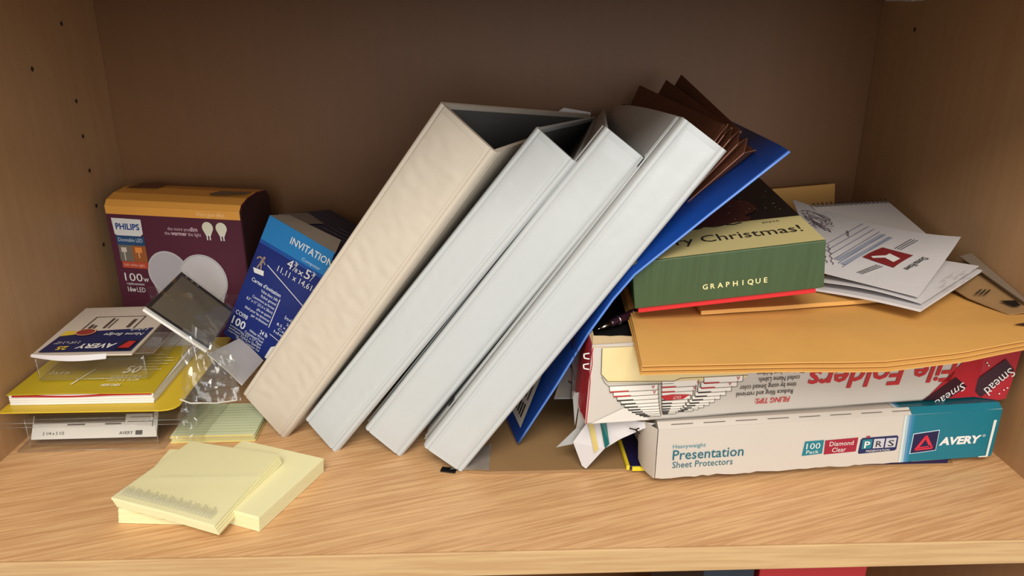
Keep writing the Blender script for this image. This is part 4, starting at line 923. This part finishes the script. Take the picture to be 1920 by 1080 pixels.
# top sheet with red square, curling up at the right corner
c = [(.6450, .1430, .1430), (.6975, .0925, .1400), (.7725, .1720, .1545), (.6860, .3080, .1620)]
def cu(s, t_): return V((0, 0, .0080*(s**4)*(t_**3)*.9 - .0050*math.sin(math.pi*s)*t_*.5 + .0015*math.sin(math.pi*t_)))
o = papers('printed_paper', 'white sheet with a red square and handwriting, topmost of the loose papers', c, paper, .0004, cu, 24)
P = [V(p) for p in c]
def on(s, t_, dz=.0006): return P[0]*(1-s)*(1-t_)+P[1]*s*(1-t_)+P[2]*s*t_+P[3]*(1-s)*t_+cu(s, t_)+V((0, 0, dz))
def patch(name, q, mat, par, dz=.0006, n=8):
    bm = bmesh.new(); g = [[bm.verts.new(on(*[q[0][k]*(1-i/n)*(1-j/n)+q[1][k]*i/n*(1-j/n)+q[2][k]*i/n*j/n+q[3][k]*(1-i/n)*j/n for k in (0, 1)], dz)) for i in range(n+1)] for j in range(n+1)]
    for j in range(n):
        for i in range(n): bm.faces.new((g[j][i], g[j][i+1], g[j+1][i+1], g[j+1][i]))
    bm.normal_update()
    if sum(f.normal.z for f in bm.faces) < 0: bmesh.ops.reverse_faces(bm, faces=bm.faces)
    return put(name, bm, mat, par)
def scribble(name, lines, w, mat, par, dz=.0007):
    bm = bmesh.new()
    for L_ in lines:
        pts = [on(s, t_, dz) for s, t_ in L_]
        for a_, b_ in zip(pts, pts[1:]):
            d_ = (b_-a_); sd = d_.cross(V((0, 0, 1))).normalized()*w/2
            bm.faces.new([bm.verts.new(x) for x in (a_-sd, b_-sd, b_+sd, a_+sd)])
    bm.normal_update()
    for f in bm.faces:
        if f.normal.z < 0: f.normal_flip()
    return put(name, bm, mat, par)
PAPER_TOP = o; PAPER_ON = on
# green Christmas card box: red base, green lid with printed top
t = thing('greeting_card_box', (.56, .18, .13), 'green greeting card box with red base lying on the kraft envelopes', 'box')
o_, u_, d_, n_ = V((.492, .093, .133)), V((.9912, -.0429, .1254)), V((.0332, .9964, .0785)), V((-.1283, -.0736, .989))
wg, hg, dg_ = .1343, .0361, .188
fr = Fr(o_, u_, n_)
bm = bmesh.new(); add_box(bm, fr, 0, wg, 0, hg, -dg_, 0, .0008, 2); put('lid', bm, green, t)
box('base', fr, .0026, wg-.0052, -.0042, .0200, -dg_+.003, -.0016, scarlet, t, .0004)
topf = Fr(fr.p(0, hg, 0), fr.u, -fr.n)
rect('cream_print', topf, .0004, .0006, wg-.0004, .0520, .0004, creamtop, t)
ng = rect('night_print', topf, .0004, .0515, wg-.0004, dg_-.0004, .0004, night, t)
hill = poly('cream_hill', topf, [(.0004, .0515), (.050, .0500), (.090, .0530), (wg-.0004, .0515), (wg-.0004, .050), (.0004, .050)], .0006, creamtop, t)
poly('brown_artwork', topf, [(.0480, .0470), (.0620, .0500), (.0780, .0500), (.0860, .0525), (.0960, .0520), (.1000, .0590), (.0960, .0640), (.1060, .0720), (.1100, .0820), (.1060, .0980), (.0920, .1100), (.0760, .1120), (.0600, .1060), (.0520, .0900), (.0480, .0700)], .0008, mapleb, t)
bm = bmesh.new()
for P_ in ([(.064, .0500), (.070, .0478), (.077, .0496)], [(.078, .0495), (.084, .0482), (.090, .0505)], [(.050, .0470), (.060, .0478)]): stroke(bm, topf, P_, .0016, .0010)
put('dark_artwork', bm, black, t)
bm = bmesh.new()
for k in range(90):
    x_, y_ = .006+random.random()*.122, .056+random.random()*.125; r_ = .0004+.0004*random.random()
    bm.faces.new([bm.verts.new(topf.p(x, y, .0010)) for x, y in disc_pts(x_, y_, r_, r_, 8)])
put('snow_dots', bm, M('snow_print', (150, 138, 120), .6), ng)
ink = M('brown_ink', (40, 32, 26), .6)
lettering(topf, [('Merry Christmas!', .0080, .0205, .1180, .0135)], ink, t, z=.0008)
lettering(topf, [('joyce', .1040, .0445, .0125, .0034)], ink, t, 'signature', z=.0008)
gold = M('pale_gold_lettering', (236, 220, 160), .5)
lettering(fr, [(ch, .0505+.00530*k, .0095, None, .0040, dict(bold=.015, align='c')) for k, ch in enumerate('GRAPHIQUE')], gold, t, z=.0004)

# prints on the topmost loose sheet
on = PAPER_ON; par = PAPER_TOP
sq = patch('red_square', [(.4635, .340), (.711, .305), (.811, .570), (.607, .581)], M('brick_red_print', (124, 36, 38), .55), par)
patch('white_emblem', [(.62, .42), (.70, .38), (.74, .46), (.66, .50)], white, sq, .0010)
patch('white_emblem', [(.53, .38), (.545, .36), (.66, .43), (.645, .46)], white, sq, .0010, 4)
bl = M('ink_black', (46, 42, 48), .6)
scribble('text_line', [[(.41+.022*j, .10), (.585+.022*j, .285)] for j in range(3)], .0007, bl, par)
scribble('text_line', [[(.685+.018*j, .61), (.765+.018*j, .845)] for j in range(3)], .0007, bl, par)
bm = bmesh.new()
q0, q1, q2 = on(.900, .567, .0008), on(.818, .320, .0008), on(.95, .550, .0008)
f6 = Fr(q0, q1-q0, q0-q2); f6 = f6 if f6.n.z > 0 else Fr(q0, q1-q0, q2-q0)
text_into(bm, f6, 'Donna Rowe', 0, -.0035, (q1-q0).length, .0052, .0003, .02); put('heading', bm, black, par)
bluei = M('ink_blue_grey', (106, 112, 140), .6)
scribble('form_line', [[(.10+.035*j, .30-.035*j), (.47+.035*j, .93-.025*j)] for j in range(6)], .0007, bluei, par)
scribble('form_band', [[(.24, .20), (.60, .82)], [(.28, .16), (.645, .80)]], .0040, M('band_blue_grey', (150, 156, 172), .6), par, .0006)
hand = []
for r_ in range(4):
    y0 = .62+.07*r_
    hand.append([(.10+.08*math.sin(i*.9+r_)+.02*i*.3, y0+.035*math.cos(i*1.7)) for i in range(16)])
for r_ in range(3): hand.append([(.06+.06*r_+.014*math.sin(i*2.1), .12+.02*i) for i in range(14)])
scribble('handwriting', hand, .0007, M('ink_plum', (92, 74, 88), .6), par)
scribble('handwriting', [[(.36+.012*math.sin(i*2.3), .60+.012*i) for i in range(10)]], .0007, bl, par)

# ------------------------------------------------------------------ things on the shelf below, seen under the edge
t = thing('red_box', (.642, .14, -.381), 'red glossy carton on the shelf below, only its upper front showing', 'carton')
box('body', Fr((.598, .068, -.381), (1, 0, 0), (0, 1, 0)), 0, .086, 0, .14, 0, .335, redp, t, .001)
box('lid_band', Fr((.598, .068, -.381), (1, 0, 0), (0, 1, 0)), -.0006, .0866, -.0006, .1406, .322, .336, redp, t, .0006)
t = thing('magazine', (.572, .14, -.381), 'dark blue spine standing beside the red carton on the shelf below', 'magazine')
box('spine', Fr((.553, .066, -.381), (1, 0, 0), (0, 1, 0)), 0, .040, 0, .16, 0, .330, M('slate_cover', (44, 52, 62), .4, .3, 60), t, .0008)
rects('cover_print', Fr((.553, .066, -.381), (1, 0, 0), (0, 0, 1)), [(.012, .315, .026, .329), (.030, .318, .037, .329)], .0004, M('cover_red', (110, 40, 44), .4), t)
